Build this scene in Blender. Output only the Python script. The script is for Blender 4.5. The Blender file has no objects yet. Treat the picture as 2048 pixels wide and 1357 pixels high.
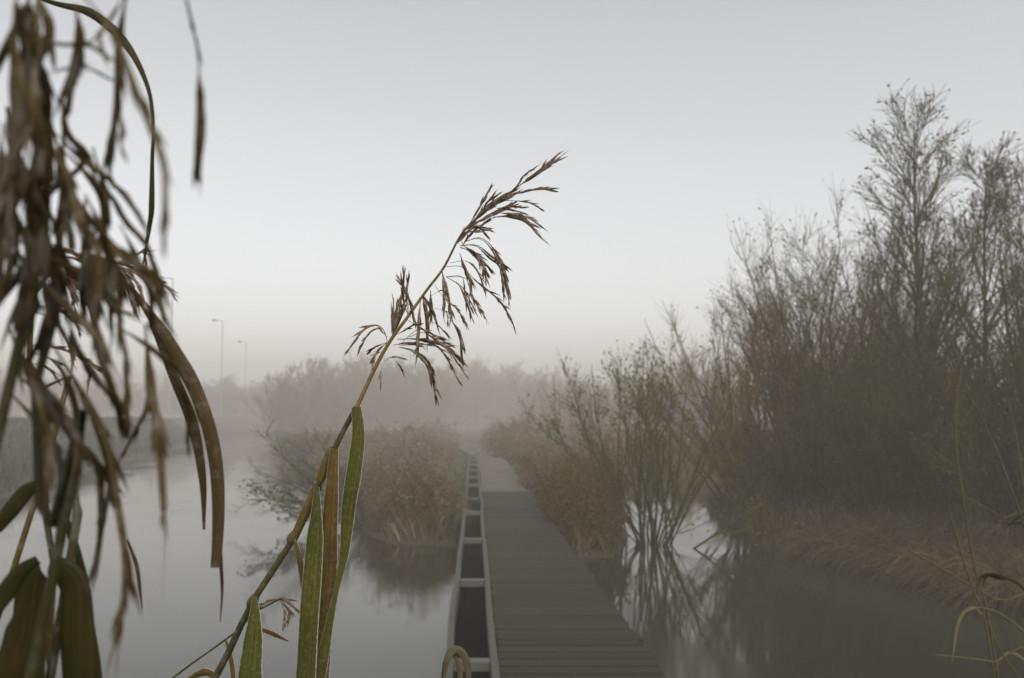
import bpy, math, random
import numpy as np
C = bpy.context.scene.collection
SC = bpy.context.scene
rng = np.random.default_rng(7)
random.seed(7)
rad = math.radians

# ------------------------------------------------------------------ camera, sky, sun, exposure
F = 1820.0                      # focal length in pixels of the 2048 px wide photograph
EYE = 1.6                       # eye height above the decking (decking top is z = 0)
PITCH = math.atan((830 - 678.5) / F)
WATER_Z = -0.42

cam = bpy.data.cameras.new('camera')
cam.sensor_width = 36.0
cam.lens = 36.0 * F / 2048.0
cam.clip_start = 0.02
cam.clip_end = 2000
cam.dof.use_dof = True
cam.dof.focus_distance = 1.02
cam.dof.aperture_fstop = 10.5
camo = bpy.data.objects.new('camera', cam)
C.objects.link(camo)
camo.location = (0, 0, EYE)
camo.rotation_euler = (rad(90) + PITCH, 0, 0)
SC.camera = camo

SUN_EL, SUN_AZ = 52.0, 155.0    # degrees; azimuth measured from +Y towards +X
w = bpy.data.worlds.new('World')
SC.world = w
w.use_nodes = True
nt = w.node_tree
nt.nodes.clear()
sky = nt.nodes.new('ShaderNodeTexSky')
sky.sky_type = 'NISHITA'
sky.sun_disc = False
sky.sun_elevation = rad(SUN_EL)
sky.sun_rotation = rad(SUN_AZ)
sky.air_density = 1.0
sky.dust_density = 1.0
sky.ozone_density = 1.0
hs = nt.nodes.new('ShaderNodeHueSaturation')
hs.inputs['Saturation'].default_value = 0.13
bg = nt.nodes.new('ShaderNodeBackground')
bg.inputs['Strength'].default_value = 0.105
wo = nt.nodes.new('ShaderNodeOutputWorld')
nt.links.new(sky.outputs[0], hs.inputs['Color'])
nt.links.new(hs.outputs[0], bg.inputs['Color'])
nt.links.new(bg.outputs[0], wo.inputs['Surface'])

sun = bpy.data.lights.new('sun', 'SUN')
sun.energy = 0.9
sun.angle = rad(25)
sun.color = (1.0, 0.89, 0.72)
suno = bpy.data.objects.new('sun', sun)
C.objects.link(suno)
suno.rotation_euler = (rad(90 - SUN_EL), 0, rad(180 - SUN_AZ))
suno.location = (0, 0, 40)

SC.view_settings.view_transform = 'Standard'
SC.view_settings.look = 'None'
SC.view_settings.gamma = 1.0
SC.view_settings.exposure = 0.80
SC.view_settings.use_curve_mapping = False
SC.cycles.use_denoising = True
SC.cycles.use_adaptive_sampling = False
SC.cycles.max_bounces = 8
SC.cycles.diffuse_bounces = 3
SC.cycles.volume_bounces = 2
SC.cycles.transmission_bounces = 3


# ------------------------------------------------------------------ helpers
def P(px, py, depth):
    """world point seen at pixel (px, py) of the photograph, depth metres ahead of the camera"""
    x, y, z = (px - 1024) / F, (678.5 - py) / F, 1.0
    c, s = math.cos(PITCH), math.sin(PITCH)
    fwd, up = z * c - y * s, z * s + y * c
    k = depth / fwd
    return np.array([x * k, depth, EYE + up * k])


def ground_pt(px, py, z=0.0):
    d = P(px, py, 1.0) - np.array([0, 0, EYE])
    k = (z - EYE) / d[2]
    return np.array([d[0] * k, d[1] * k, z])


def norm(v):
    return v / np.maximum(np.linalg.norm(v, axis=-1, keepdims=True), 1e-9)


class MB:
    """collects quads (and the tint of their corners) and links them as ONE mesh object"""
    def __init__(self):
        self.v, self.q, self.m, self.t, self.uv, self.n = [], [], [], [], [], 0

    def add(self, v, q, mat=0, tint=0.5, uv=None):
        v = np.asarray(v, float).reshape(-1, 3)
        q = np.asarray(q, int).reshape(-1, 4)
        self.v.append(v)
        self.q.append(q + self.n)
        self.m.append(np.full(len(q), mat, int))
        self.t.append(np.broadcast_to(np.asarray(tint, float), (len(v),)).copy())
        self.uv.append(np.zeros((len(v), 2)) if uv is None else np.asarray(uv, float).reshape(-1, 2))
        self.n += len(v)

    def tubes(self, Pt, R, k=4, mat=0, tint=None, flat=None):
        """Pt (N,n,3) polylines, R (N,n) radii"""
        Pt = np.asarray(Pt, float)
        if Pt.ndim == 2:
            Pt = Pt[None]
        R = np.asarray(R, float)
        if R.ndim == 1:
            R = R[None]
        N, n = Pt.shape[:2]
        T = np.empty_like(Pt)
        T[:, 1:-1] = Pt[:, 2:] - Pt[:, :-2]
        T[:, 0] = Pt[:, 1] - Pt[:, 0]
        T[:, -1] = Pt[:, -1] - Pt[:, -2]
        T = norm(T)
        ref = norm(np.array([0.31, 0.83, 0.17]))
        ref = np.where(np.abs((T * ref).sum(-1, keepdims=True)) > 0.92, norm(np.array([0.9, -0.1, 0.3])), ref)
        U = norm(np.cross(T, ref))
        W = np.cross(T, U)
        a = np.arange(k) * 2 * math.pi / k
        ca, sa = np.cos(a), np.sin(a)
        f = 1.0 if flat is None else flat
        V = Pt[:, :, None, :] + R[:, :, None, None] * (U[:, :, None, :] * ca[None, None, :, None]
                                                     + f * W[:, :, None, :] * sa[None, None, :, None])
        idx = np.arange(N * n * k).reshape(N, n, k)
        nx = np.roll(idx, -1, axis=2)
        q = np.stack([idx[:, :-1], nx[:, :-1], nx[:, 1:], idx[:, 1:]], -1).reshape(-1, 4)
        if tint is None:
            tint = rng.random(N)
        tt = np.broadcast_to(np.asarray(tint, float).reshape(-1, 1, 1), (N, n, k)).reshape(-1)
        uu = np.broadcast_to(np.arange(k)[None, None, :] / k, (N, n, k)).reshape(-1)
        vv = np.broadcast_to(np.linspace(0, 1, n)[None, :, None], (N, n, k)).reshape(-1)
        self.add(V.reshape(-1, 3), q, mat, tt, np.stack([uu, vv], -1))
        # end caps
        if k == 4:
            self.q.append(idx[:, 0, ::-1].reshape(-1, 4) + self.n - N * n * k)
            self.m.append(np.full(N, mat, int))
            self.q.append(idx[:, -1].reshape(-1, 4) + self.n - N * n * k)
            self.m.append(np.full(N, mat, int))

    def leaves(self, pos, axis, length, width, mat=0, tint=None):
        """diamond leaves folded a little along the midrib"""
        pos = np.asarray(pos, float)
        N = len(pos)
        if N == 0:
            return
        axis = norm(np.asarray(axis, float))
        r = norm(rng.normal(size=(N, 3)))
        side = norm(np.cross(axis, r))
        nrm = np.cross(axis, side)
        L = np.broadcast_to(length, (N,))[:, None]
        Wd = np.broadcast_to(width, (N,))[:, None]
        a = pos
        b = pos + axis * L * 0.45 + side * Wd * 0.5 + nrm * Wd * 0.18
        c = pos + axis * L + nrm * L * rng.normal(0, .12, (N, 1))
        d = pos + axis * L * 0.45 - side * Wd * 0.5 + nrm * Wd * 0.18
        V = np.stack([a, b, c, d], 1).reshape(-1, 3)
        q = np.arange(N * 4).reshape(N, 4)
        if tint is None:
            tint = rng.random(N)
        self.add(V, q, mat, np.repeat(tint, 4))

    def blades(self, base, dirn, length, width, droop=0.5, n=4, mat=0, tint=None):
        """grass blades: strips that bend over as they rise"""
        N = len(base)
        d = norm(np.asarray(dirn, float))
        hz = d.copy()
        hz[:, 2] = 0
        hz = norm(hz + rng.normal(0, .15, (N, 3)) * np.array([1, 1, 0]))
        side = norm(np.cross(d, np.array([0, 0, 1.0])) + rng.normal(0, .4, (N, 3)))
        L = np.broadcast_to(length, (N,))
        Wd = np.broadcast_to(width, (N,))
        dr = np.broadcast_to(droop, (N,))
        pts, p, cur = [np.asarray(base, float)], np.asarray(base, float), d.copy()
        for i in range(n - 1):
            p = p + cur * (L / (n - 1))[:, None]
            pts.append(p)
            cur = norm(cur + (hz * 0.5 - np.array([0, 0, 1.0]) * 0.8) * (dr * (0.35 + i * 0.35))[:, None])
        pts = np.stack(pts, 1)
        prof = np.array([1, .9, .6, .06]) if n == 4 else np.linspace(1, .06, n)
        off = side[:, None, :] * (Wd[:, None] * prof[None] * .5)[:, :, None]
        V = np.stack([pts - off, pts + off], 2)
        idx = np.arange(N * n * 2).reshape(N, n, 2)
        q = np.stack([idx[:, :-1, 0], idx[:, :-1, 1], idx[:, 1:, 1], idx[:, 1:, 0]], -1).reshape(-1, 4)
        if tint is None:
            tint = rng.random(N)
        self.add(V.reshape(-1, 3), q, mat, np.repeat(tint, n * 2))

    def box(self, lo, hi, mat=0, tint=0.5, M=None):
        x0, y0, z0 = lo
        x1, y1, z1 = hi
        v = np.array([[x0, y0, z0], [x1, y0, z0], [x1, y1, z0], [x0, y1, z0],
                      [x0, y0, z1], [x1, y0, z1], [x1, y1, z1], [x0, y1, z1]], float)
        if M is not None:
            v = M(v)
        self.add(v, [[0, 3, 2, 1], [4, 5, 6, 7], [0, 1, 5, 4], [1, 2, 6, 5], [2, 3, 7, 6], [3, 0, 4, 7]], mat, tint)

    def build(self, name, mats, parent=None, smooth=True, origin=None):
        me = bpy.data.meshes.new(name)
        v = np.concatenate(self.v)
        if origin is not None:
            v = v - np.asarray(origin)
        q = np.concatenate(self.q)
        me.vertices.add(len(v))
        me.vertices.foreach_set('co', v.astype(np.float32).ravel())
        me.loops.add(q.size)
        me.loops.foreach_set('vertex_index', q.astype(np.int32).ravel())
        me.polygons.add(len(q))
        me.polygons.foreach_set('loop_start', (np.arange(len(q)) * 4).astype(np.int32))
        me.polygons.foreach_set('material_index', np.concatenate(self.m).astype(np.int32))
        me.polygons.foreach_set('use_smooth', np.full(len(q), bool(smooth)))
        at = me.attributes.new('tint', 'FLOAT', 'POINT')
        at.data.foreach_set('value', np.concatenate(self.t).astype(np.float32))
        uvl = me.uv_layers.new(name='UVMap')
        uvl.data.foreach_set('uv', np.concatenate(self.uv)[q.ravel()].astype(np.float32).ravel())
        me.update(calc_edges=True)
        me.validate()
        for m in (mats if isinstance(mats, (list, tuple)) else [mats]):
            me.materials.append(m)
        o = bpy.data.objects.new(name, me)
        C.objects.link(o)
        if parent is not None:
            o.parent = parent
        elif origin is not None:
            o.location = origin
        return o


def tag(o, label=None, cat=None, group=None, kind=None):
    if label:
        o['label'] = label
    if cat:
        o['category'] = cat
    if group:
        o['group'] = group
    if kind:
        o['kind'] = kind
    return o


def empty(name, loc, label, cat, group=None, rz=0.0, s=1.0):
    o = bpy.data.objects.new(name, None)
    o.empty_display_size = 0.2
    C.objects.link(o)
    o.location = loc
    o.rotation_euler = (0, 0, rz)
    o.scale = (s, s, s)
    return tag(o, label, cat, group)


def copy_tree(root, loc, rz, s, label):
    r = root.copy()
    C.objects.link(r)
    r.location, r.rotation_euler = loc, (0, 0, rz)
    r.scale = s if isinstance(s, tuple) else (s, s, s)
    r['label'] = label
    for ch in list(root.children):
        c = ch.copy()
        C.objects.link(c)
        c.parent = r
    return r


# ------------------------------------------------------------------ materials
def mat_new(name):
    m = bpy.data.materials.new(name)
    m.use_nodes = True
    n = m.node_tree
    n.nodes.clear()
    out = n.nodes.new('ShaderNodeOutputMaterial')
    return m, n, out


def ramp(n, stops, fac=None):
    r = n.nodes.new('ShaderNodeValToRGB')
    el = r.color_ramp.elements
    while len(el) < len(stops):
        el.new(0.5)
    for e, (p, c) in zip(el, stops):
        e.position = p
        e.color = (*c, 1)
    if fac is not None:
        n.links.new(fac, r.inputs[0])
    return r


def noise(n, scale, detail=4, rough=.6, vec=None, coord='Object'):
    t = n.nodes.new('ShaderNodeTexNoise')
    t.inputs['Scale'].default_value = scale
    t.inputs['Detail'].default_value = detail
    t.inputs['Roughness'].default_value = rough
    if vec is None:
        tc = n.nodes.new('ShaderNodeTexCoord')
        vec = tc.outputs[coord]
    n.links.new(vec, t.inputs['Vector'])
    return t


def math_node(n, op, a, b=None):
    m = n.nodes.new('ShaderNodeMath')
    m.operation = op
    for i, x in enumerate((a, b)):
        if x is None:
            continue
        if isinstance(x, (int, float)):
            m.inputs[i].default_value = x
        else:
            n.links.new(x, m.inputs[i])
    return m.outputs[0]


def mix_col(n, fac, a, b, mode='MIX'):
    m = n.nodes.new('ShaderNodeMix')
    m.data_type = 'RGBA'
    m.blend_type = mode
    if isinstance(fac, (int, float)):
        m.inputs[0].default_value = fac
    else:
        n.links.new(fac, m.inputs[0])
    for i, x in ((6, a), (7, b)):
        if isinstance(x, tuple):
            m.inputs[i].default_value = (*x, 1)
        else:
            n.links.new(x, m.inputs[i])
    return m.outputs[2]


def mat_plant(name, stops, frost=0.0, rough=.7, transl=0.0, nscale=3.0, edge_frost=False, streak=False, frost_scale=90.0):
    """stops: ramp over tint+noise; frost: amount of pale rime; transl: light through thin leaves"""
    m, n, out = mat_new(name)
    at = n.nodes.new('ShaderNodeAttribute')
    at.attribute_name = 'tint'
    nz = noise(n, nscale, 3)
    f = math_node(n, 'ADD', math_node(n, 'MULTIPLY', at.outputs['Fac'], .75), math_node(n, 'MULTIPLY', math_node(n, 'SUBTRACT', nz.outputs[0], .5), 1.1))
    f = math_node(n, 'ADD', f, .12)
    col = ramp(n, stops, f).outputs[0]
    uv = None
    if edge_frost or streak:
        tc = n.nodes.new('ShaderNodeTexCoord')
        sx = n.nodes.new('ShaderNodeSeparateXYZ')
        n.links.new(tc.outputs['UV'], sx.inputs[0])
        uv = sx
    if streak:
        wv = n.nodes.new('ShaderNodeTexNoise')
        mp = n.nodes.new('ShaderNodeMapping')
        mp.inputs['Scale'].default_value = (26, 1.2, 1)
        n.links.new(tc.outputs['UV'], mp.inputs[0])
        n.links.new(mp.outputs[0], wv.inputs['Vector'])
        wv.inputs['Scale'].default_value = 1.0
        wv.inputs['Detail'].default_value = 5
        k = ramp(n, [(.35, (.62, .55, .42)), (.65, (1.25, 1.25, 1.2))], wv.outputs[0])
        col = mix_col(n, 1.0, col, k.outputs[0], 'MULTIPLY')
        blot = noise(n, 45, 4)
        bl = ramp(n, [(.6, (0, 0, 0)), (.7, (1, 1, 1))], blot.outputs[0])
        col = mix_col(n, math_node(n, 'MULTIPLY', bl.outputs[0], .55), col, (.10, .055, .02))
    if frost > 0:
        fz = noise(n, frost_scale, 3)
        fr = ramp(n, [(.50, (0, 0, 0)), (.66, (1, 1, 1))], fz.outputs[0])
        col = mix_col(n, math_node(n, 'MULTIPLY', fr.outputs[0], frost), col, (.62, .61, .60))
    if edge_frost:
        e = math_node(n, 'ABSOLUTE', math_node(n, 'SUBTRACT', uv.outputs['X'], .5))
        ez = noise(n, 260, 2)
        e2 = math_node(n, 'ADD', e, math_node(n, 'MULTIPLY', math_node(n, 'SUBTRACT', ez.outputs[0], .5), .10))
        er = ramp(n, [(.44, (0, 0, 0)), (.485, (1, 1, 1))], e2)
        col = mix_col(n, math_node(n, 'MULTIPLY', er.outputs[0], .85), col, (.78, .78, .76))
    b = n.nodes.new('ShaderNodeBsdfPrincipled')
    n.links.new(col, b.inputs['Base Color'])
    b.inputs['Roughness'].default_value = rough
    b.inputs['Specular IOR Level'].default_value = .25
    if transl > 0:
        t = n.nodes.new('ShaderNodeBsdfTranslucent')
        n.links.new(col, t.inputs['Color'])
        mx = n.nodes.new('ShaderNodeMixShader')
        mx.inputs[0].default_value = transl
        n.links.new(b.outputs[0], mx.inputs[1])
        n.links.new(t.outputs[0], mx.inputs[2])
        n.links.new(mx.outputs[0], out.inputs['Surface'])
    else:
        n.links.new(b.outputs[0], out.inputs['Surface'])
    return m


M = {}
M['bark'] = mat_plant('bark', [(.2, (0.025, 0.023, 0.009)), (.6, (0.047, 0.042, 0.019)), (.9, (0.077, 0.069, 0.044))], nscale=6, rough=.85)
M['twig'] = mat_plant('twig', [(.1, (0.030, 0.026, 0.002)), (.55, (0.065, 0.054, 0.004)), (.95, (0.106, 0.089, 0.015))], nscale=1.2, rough=.8)
M['twig_olive'] = mat_plant('twig_olive', [(.1, (0.048, 0.044, 0.005)), (.55, (0.102, 0.093, 0.011)), (.95, (0.168, 0.144, 0.024))], nscale=1.2, rough=.8)
M['olive_leaf'] = mat_plant('olive_leaf', [(.1, (0.054, 0.054, 0.010)), (.5, (0.102, 0.093, 0.016)), (.85, (0.156, 0.120, 0.018)), (1, (0.240, 0.168, 0.018))], transl=.3, nscale=1.5)
M['twig_rust'] = mat_plant('twig_rust', [(.1, (0.079, 0.048, 0.008)), (.55, (0.158, 0.100, 0.019)), (.95, (0.221, 0.163, 0.048))], nscale=.9, rough=.8)
M['twig_grey'] = mat_plant('twig_grey', [(.1, (0.061, 0.043, 0.030)), (.55, (0.110, 0.080, 0.058)), (.95, (0.171, 0.135, 0.104))], nscale=.5, rough=.8)
M['willow_leaf'] = mat_plant('willow_leaf', [(.1, (0.034, 0.034, 0.005)), (.5, (0.064, 0.060, 0.008)), (.8, (0.095, 0.076, 0.010)), (1, (0.151, 0.111, 0.012))], transl=.3, nscale=1.5)
M['yellow_leaf'] = mat_plant('yellow_leaf', [(.1, (0.120, 0.090, 0.015)), (.6, (0.270, 0.203, 0.015)), (1, (0.375, 0.300, 0.030))], transl=.3, nscale=2)
M['green_leaf'] = mat_plant('green_leaf', [(.1, (.030, .042, .012)), (.5, (.062, .075, .025)), (1, (.12, .12, .05))], transl=.25, nscale=2)
M['bramble_leaf'] = mat_plant('bramble_leaf', [(.05, (0.054, 0.050, 0.013)), (.35, (0.115, 0.086, 0.032)), (.65, (0.187, 0.108, 0.054)), (1, (0.274, 0.216, 0.166))], frost=.45, transl=.2, nscale=1.3, frost_scale=3.0)
M['bracken'] = mat_plant('bracken', [(.05, (.045, .048, .010)), (.35, (.10, .085, .020)), (.65, (.165, .115, .036)), (1, (.25, .185, .085))], frost=.3, transl=.2, nscale=2.2, frost_scale=5)
M['heath'] = mat_plant('heath', [(.05, (0.117, 0.090, 0.063)), (.4, (0.216, 0.171, 0.135)), (.75, (0.306, 0.243, 0.198)), (1, (0.414, 0.360, 0.324))], frost=.6, transl=.2, nscale=1.6, frost_scale=4)
M['rust_leaf'] = mat_plant('rust_leaf', [(.05, (.036, .046, .006)), (.4, (.080, .076, .012)), (.7, (.155, .095, .020)), (1, (.22, .15, .045))], transl=.2, nscale=1.6)
M['dry_grass'] = mat_plant('dry_grass', [(.05, (0.056, 0.050, 0.017)), (.4, (0.128, 0.101, 0.045)), (.75, (0.203, 0.158, 0.083)), (1, (0.285, 0.247, 0.173))], transl=.15, nscale=.8)
M['straw'] = mat_plant('straw', [(.05, (0.049, 0.038, 0.013)), (.4, (0.111, 0.084, 0.038)), (.75, (0.160, 0.125, 0.068)), (1, (0.209, 0.178, 0.114))], transl=.3, nscale=.8)
M['verge_grass'] = mat_plant('verge_grass', [(.1, (.055, .075, .015)), (.6, (.14, .17, .05)), (1, (.30, .32, .18))], transl=.2, nscale=.8)
M['green_grass'] = mat_plant('green_grass', [(.1, (0.013, 0.017, 0.006)), (.6, (0.029, 0.034, 0.013)), (1, (0.067, 0.071, 0.036))], transl=.15, nscale=.8)
M['reed_stem'] = mat_plant('reed_stem', [(.1, (.050, .040, .010)), (.5, (.15, .10, .022)), (.9, (.30, .19, .045))], frost=.12, nscale=9, rough=.45)
M['reed_stem_green'] = mat_plant('reed_stem_green', [(.1, (.030, .028, .008)), (.6, (.070, .060, .016)), (1, (.13, .10, .03))], frost=.10, nscale=14, rough=.45)
M['reed_pale'] = mat_plant('reed_pale', [(.1, (0.052, 0.045, 0.017)), (.6, (0.104, 0.089, 0.037)), (1, (0.148, 0.130, 0.069))], nscale=4, rough=.5)
M['spikelet'] = mat_plant('spikelet', [(.05, (0.144, 0.086, 0.038)), (.5, (0.306, 0.198, 0.108)), (.95, (0.495, 0.387, 0.279))], frost=.75, transl=.55, nscale=60, frost_scale=140)
M['spikelet_dark'] = mat_plant('spikelet_dark', [(.05, (0.065, 0.046, 0.012)), (.5, (0.141, 0.098, 0.033)), (.95, (0.245, 0.190, 0.103))], frost=.28, transl=.45, nscale=60, frost_scale=60)
M['blade_green'] = mat_plant('blade_green', [(.1, (0.083, 0.095, 0.013)), (.5, (0.140, 0.150, 0.019)), (.9, (0.204, 0.173, 0.032))], frost=.09, frost_scale=230, transl=.45, nscale=12, edge_frost=True, streak=True, rough=.5)
M['blade_brown'] = mat_plant('blade_brown', [(.1, (0.101, 0.068, 0.013)), (.5, (0.176, 0.118, 0.023)), (.9, (0.243, 0.169, 0.048))], frost=.09, frost_scale=200, transl=.4, nscale=14, edge_frost=True, streak=True, rough=.5)
M['blade_russet'] = mat_plant('blade_russet', [(.1, (0.053, 0.035, 0.011)), (.5, (0.098, 0.064, 0.019)), (.9, (0.158, 0.112, 0.045))], frost=.12, transl=.3, nscale=12, streak=True, rough=.5, frost_scale=90)
M['blade_pale'] = mat_plant('blade_pale', [(.1, (0.098, 0.084, 0.049)), (.5, (0.175, 0.154, 0.098)), (.9, (0.266, 0.238, 0.175))], transl=.3, nscale=12, streak=True, rough=.6)
M['blade_dark'] = mat_plant('blade_dark', [(.1, (0.026, 0.030, 0.004)), (.5, (0.052, 0.050, 0.008)), (.9, (0.095, 0.074, 0.017))], transl=.4, nscale=12, streak=True, rough=.5)


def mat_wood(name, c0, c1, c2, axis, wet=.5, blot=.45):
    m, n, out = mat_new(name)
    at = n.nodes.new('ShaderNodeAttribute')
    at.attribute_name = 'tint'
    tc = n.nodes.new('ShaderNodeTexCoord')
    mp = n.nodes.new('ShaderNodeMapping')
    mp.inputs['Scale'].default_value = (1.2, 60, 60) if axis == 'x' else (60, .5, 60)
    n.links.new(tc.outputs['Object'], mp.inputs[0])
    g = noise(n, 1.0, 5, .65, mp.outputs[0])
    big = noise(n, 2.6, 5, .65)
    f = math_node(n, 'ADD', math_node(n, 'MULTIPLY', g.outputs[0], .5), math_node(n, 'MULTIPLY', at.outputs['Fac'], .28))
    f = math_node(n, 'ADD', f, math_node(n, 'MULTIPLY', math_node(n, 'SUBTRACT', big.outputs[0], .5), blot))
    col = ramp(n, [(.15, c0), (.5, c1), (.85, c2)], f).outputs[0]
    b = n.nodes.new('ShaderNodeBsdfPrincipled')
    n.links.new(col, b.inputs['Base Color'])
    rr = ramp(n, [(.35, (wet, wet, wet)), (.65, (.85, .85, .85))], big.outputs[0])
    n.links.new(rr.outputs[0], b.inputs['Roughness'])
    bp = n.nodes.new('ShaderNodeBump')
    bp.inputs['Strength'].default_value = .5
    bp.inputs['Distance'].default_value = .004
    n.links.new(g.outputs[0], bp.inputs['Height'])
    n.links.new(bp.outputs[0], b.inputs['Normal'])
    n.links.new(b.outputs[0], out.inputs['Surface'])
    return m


M['plank'] = mat_wood('plank', (.014, .013, .006), (.031, .028, .016), (.058, .053, .036), 'x', .75, .4)
M['plank'].node_tree.nodes['Principled BSDF'].inputs['Specular IOR Level'].default_value = .3
M['rail'] = mat_wood('rail', (.045, .045, .034), (.078, .075, .062), (.14, .135, .12), 'y', .8, .08)
M['crossbar'] = mat_wood('crossbar', (.08, .08, .068), (.14, .138, .125), (.22, .217, .20), 'x', .8, .2)
M['shade_timber'] = mat_wood('shade_timber', (.004, .005, .002), (.008, .008, .005), (.014, .014, .009), 'y', .9)  # near-black: the trough's deep shade painted into the colour of the lower timbers
M['shade_timber'].node_tree.nodes['Principled BSDF'].inputs['Specular IOR Level'].default_value = .0


def mat_ground():
    m, n, out = mat_new('ground')
    a = noise(n, .35, 6, .6)
    b2 = noise(n, 6.0, 5, .7)
    f = math_node(n, 'ADD', math_node(n, 'MULTIPLY', a.outputs[0], .6), math_node(n, 'MULTIPLY', b2.outputs[0], .4))
    col = ramp(n, [(.3, (.022, .020, .010)), (.5, (.045, .039, .022)), (.7, (.075, .064, .042))], f).outputs[0]
    b = n.nodes.new('ShaderNodeBsdfPrincipled')
    n.links.new(col, b.inputs['Base Color'])
    b.inputs['Roughness'].default_value = .9
    bp = n.nodes.new('ShaderNodeBump')
    bp.inputs['Strength'].default_value = .7
    bp.inputs['Distance'].default_value = .06
    n.links.new(b2.outputs[0], bp.inputs['Height'])
    n.links.new(bp.outputs[0], b.inputs['Normal'])
    n.links.new(b.outputs[0], out.inputs['Surface'])
    return m


def mat_path():
    m, n, out = mat_new('path')
    a = noise(n, 1.4, 6, .65)
    col = ramp(n, [(.3, (.058, .049, .034)), (.55, (.098, .087, .071)), (.75, (.150, .138, .12))], a.outputs[0]).outputs[0]
    b = n.nodes.new('ShaderNodeBsdfPrincipled')
    n.links.new(col, b.inputs['Base Color'])
    b.inputs['Roughness'].default_value = .9
    n.links.new(b.outputs[0], out.inputs['Surface'])
    return m


def mat_water():
    m, n, out = mat_new('water')
    b = n.nodes.new('ShaderNodeBsdfPrincipled')
    b.inputs['Base Color'].default_value = (.030, .030, .020, 1)
    b.inputs['Roughness'].default_value = .05
    b.inputs['IOR'].default_value = 1.33
    tc = n.nodes.new('ShaderNodeTexCoord')
    mp = n.nodes.new('ShaderNodeMapping')
    mp.inputs['Scale'].default_value = (.3, 1.5, 1)
    n.links.new(tc.outputs['Object'], mp.inputs[0])
    a = noise(n, 1.6, 3, .5, mp.outputs[0])
    bp = n.nodes.new('ShaderNodeBump')
    bp.inputs['Strength'].default_value = .022
    bp.inputs['Distance'].default_value = .05
    n.links.new(a.outputs[0], bp.inputs['Height'])
    n.links.new(bp.outputs[0], b.inputs['Normal'])
    pz = noise(n, .35, 5, .65)
    pr = ramp(n, [(.42, (.03, .03, .03)), (.62, (.13, .13, .13))], pz.outputs[0])
    n.links.new(pr.outputs[0], b.inputs['Roughness'])
    n.links.new(b.outputs[0], out.inputs['Surface'])
    return m


def mat_plain(name, col, rough=.5, metal=0.0, var=.15, scale=20):
    m, n, out = mat_new(name)
    a = noise(n, scale, 4)
    c = ramp(n, [(.3, tuple(x * (1 - var) for x in col)), (.7, tuple(min(1, x * (1 + var)) for x in col))], a.outputs[0])
    b = n.nodes.new('ShaderNodeBsdfPrincipled')
    n.links.new(c.outputs[0], b.inputs['Base Color'])
    b.inputs['Roughness'].default_value = rough
    b.inputs['Metallic'].default_value = metal
    n.links.new(b.outputs[0], out.inputs['Surface'])
    return m


M['ground'], M['path'], M['water'] = mat_ground(), mat_path(), mat_water()
M['galv'] = mat_plain('galvanised_steel', (.30, .31, .32), .5, .3)
M['film'] = mat_plain('film', (.55, .56, .58), .25, 0, .25, 14)  # pale grey for the thin patches on the water
M['lamp_glass'] = mat_plain('lamp_glass', (.30, .30, .30), .3)


# ------------------------------------------------------------------ terrain, water, path
MAIN = [(-.85, 14.2), (-1.9, 14.5), (-2.6, 16.5), (-3.3, 20), (-5, 27), (-8.3, 36), (-14, 56), (-23, 84), (-30, 120),
        (-60, 190), (150, 190), (150, -30), (7.0, -30), (5.2, -5), (4.9, 3), (5.6, 7.5), (6.0, 11), (4.9, 12.8), (3.9, 14.2), (4.0, 18),
        (5.0, 24), (5.6, 29), (4.2, 31), (3.0, 27), (2.2, 20), (1.75, 15.5), (1.6, 13.2), (.75, 12.9)]
DYKE = [(-7.5, -30), (-9, 0), (-10.8, 14), (-12.8, 24), (-15.8, 35), (-22.6, 66), (-28, 88), (-42, 190), (-160, 190), (-160, -30)]


def sdf(poly, X, Y):
    d = np.full(X.shape, 1e9)
    ins = np.zeros(X.shape, bool)
    n = len(poly)
    for i in range(n):
        x0, y0 = poly[i]
        x1, y1 = poly[(i + 1) % n]
        ex, ey = x1 - x0, y1 - y0
        t = np.clip(((X - x0) * ex + (Y - y0) * ey) / (ex * ex + ey * ey), 0, 1)
        d = np.minimum(d, np.hypot(X - x0 - t * ex, Y - y0 - t * ey))
        if y0 != y1:
            c = ((y0 <= Y) != (y1 <= Y)) & (X < x0 + (Y - y0) / (y1 - y0) * ex)
            ins ^= c
    return np.where(ins, d, -d)


def wob(X, Y):
    return (np.sin(X * 1.3 + Y * .7) + np.sin(X * .57 - Y * 1.1 + 2) + np.sin(X * 2.9 + 1) * .5 * np.cos(Y * 2.3)) / 2.5


DX = -0.042          # the boardwalk runs along (DX, 1)


def deck_x(y, off):
    return off + DX * y


def height(X, Y):
    s = sdf(MAIN, X, Y) + wob(X, Y) * .18
    top = np.where(X > 3.2, .70, .42) + wob(X * .5, Y * .5) * .06
    h = WATER_Z + np.minimum(np.clip(.5 * s, -1.3, 9), top)
    # the ground stays low beneath the boardwalk
    dx = np.abs(X - (.53 + DX * Y))
    k = np.clip((dx - .75) / .7, 0, 1) * np.ones_like(Y)
    low = np.where((Y < 60), np.minimum(h, -.36), h)
    h = low * (1 - k) + h * k
    s2 = sdf(DYKE, X, Y) + wob(X, Y) * .12
    hd = WATER_Z + np.clip(.50 * s2, -1.3, 1.62) + np.where(s2 > 3.4, wob(X * .3, Y * .3) * .05, 0)
    return np.maximum(h, hd)


def axis_steps(lo, a, b, hi, fine, coarse):
    l = np.arange(lo, a, coarse)
    m = np.arange(a, b, fine)
    r = np.arange(b, hi + .1, coarse)
    return np.concatenate([l, m, r])


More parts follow.
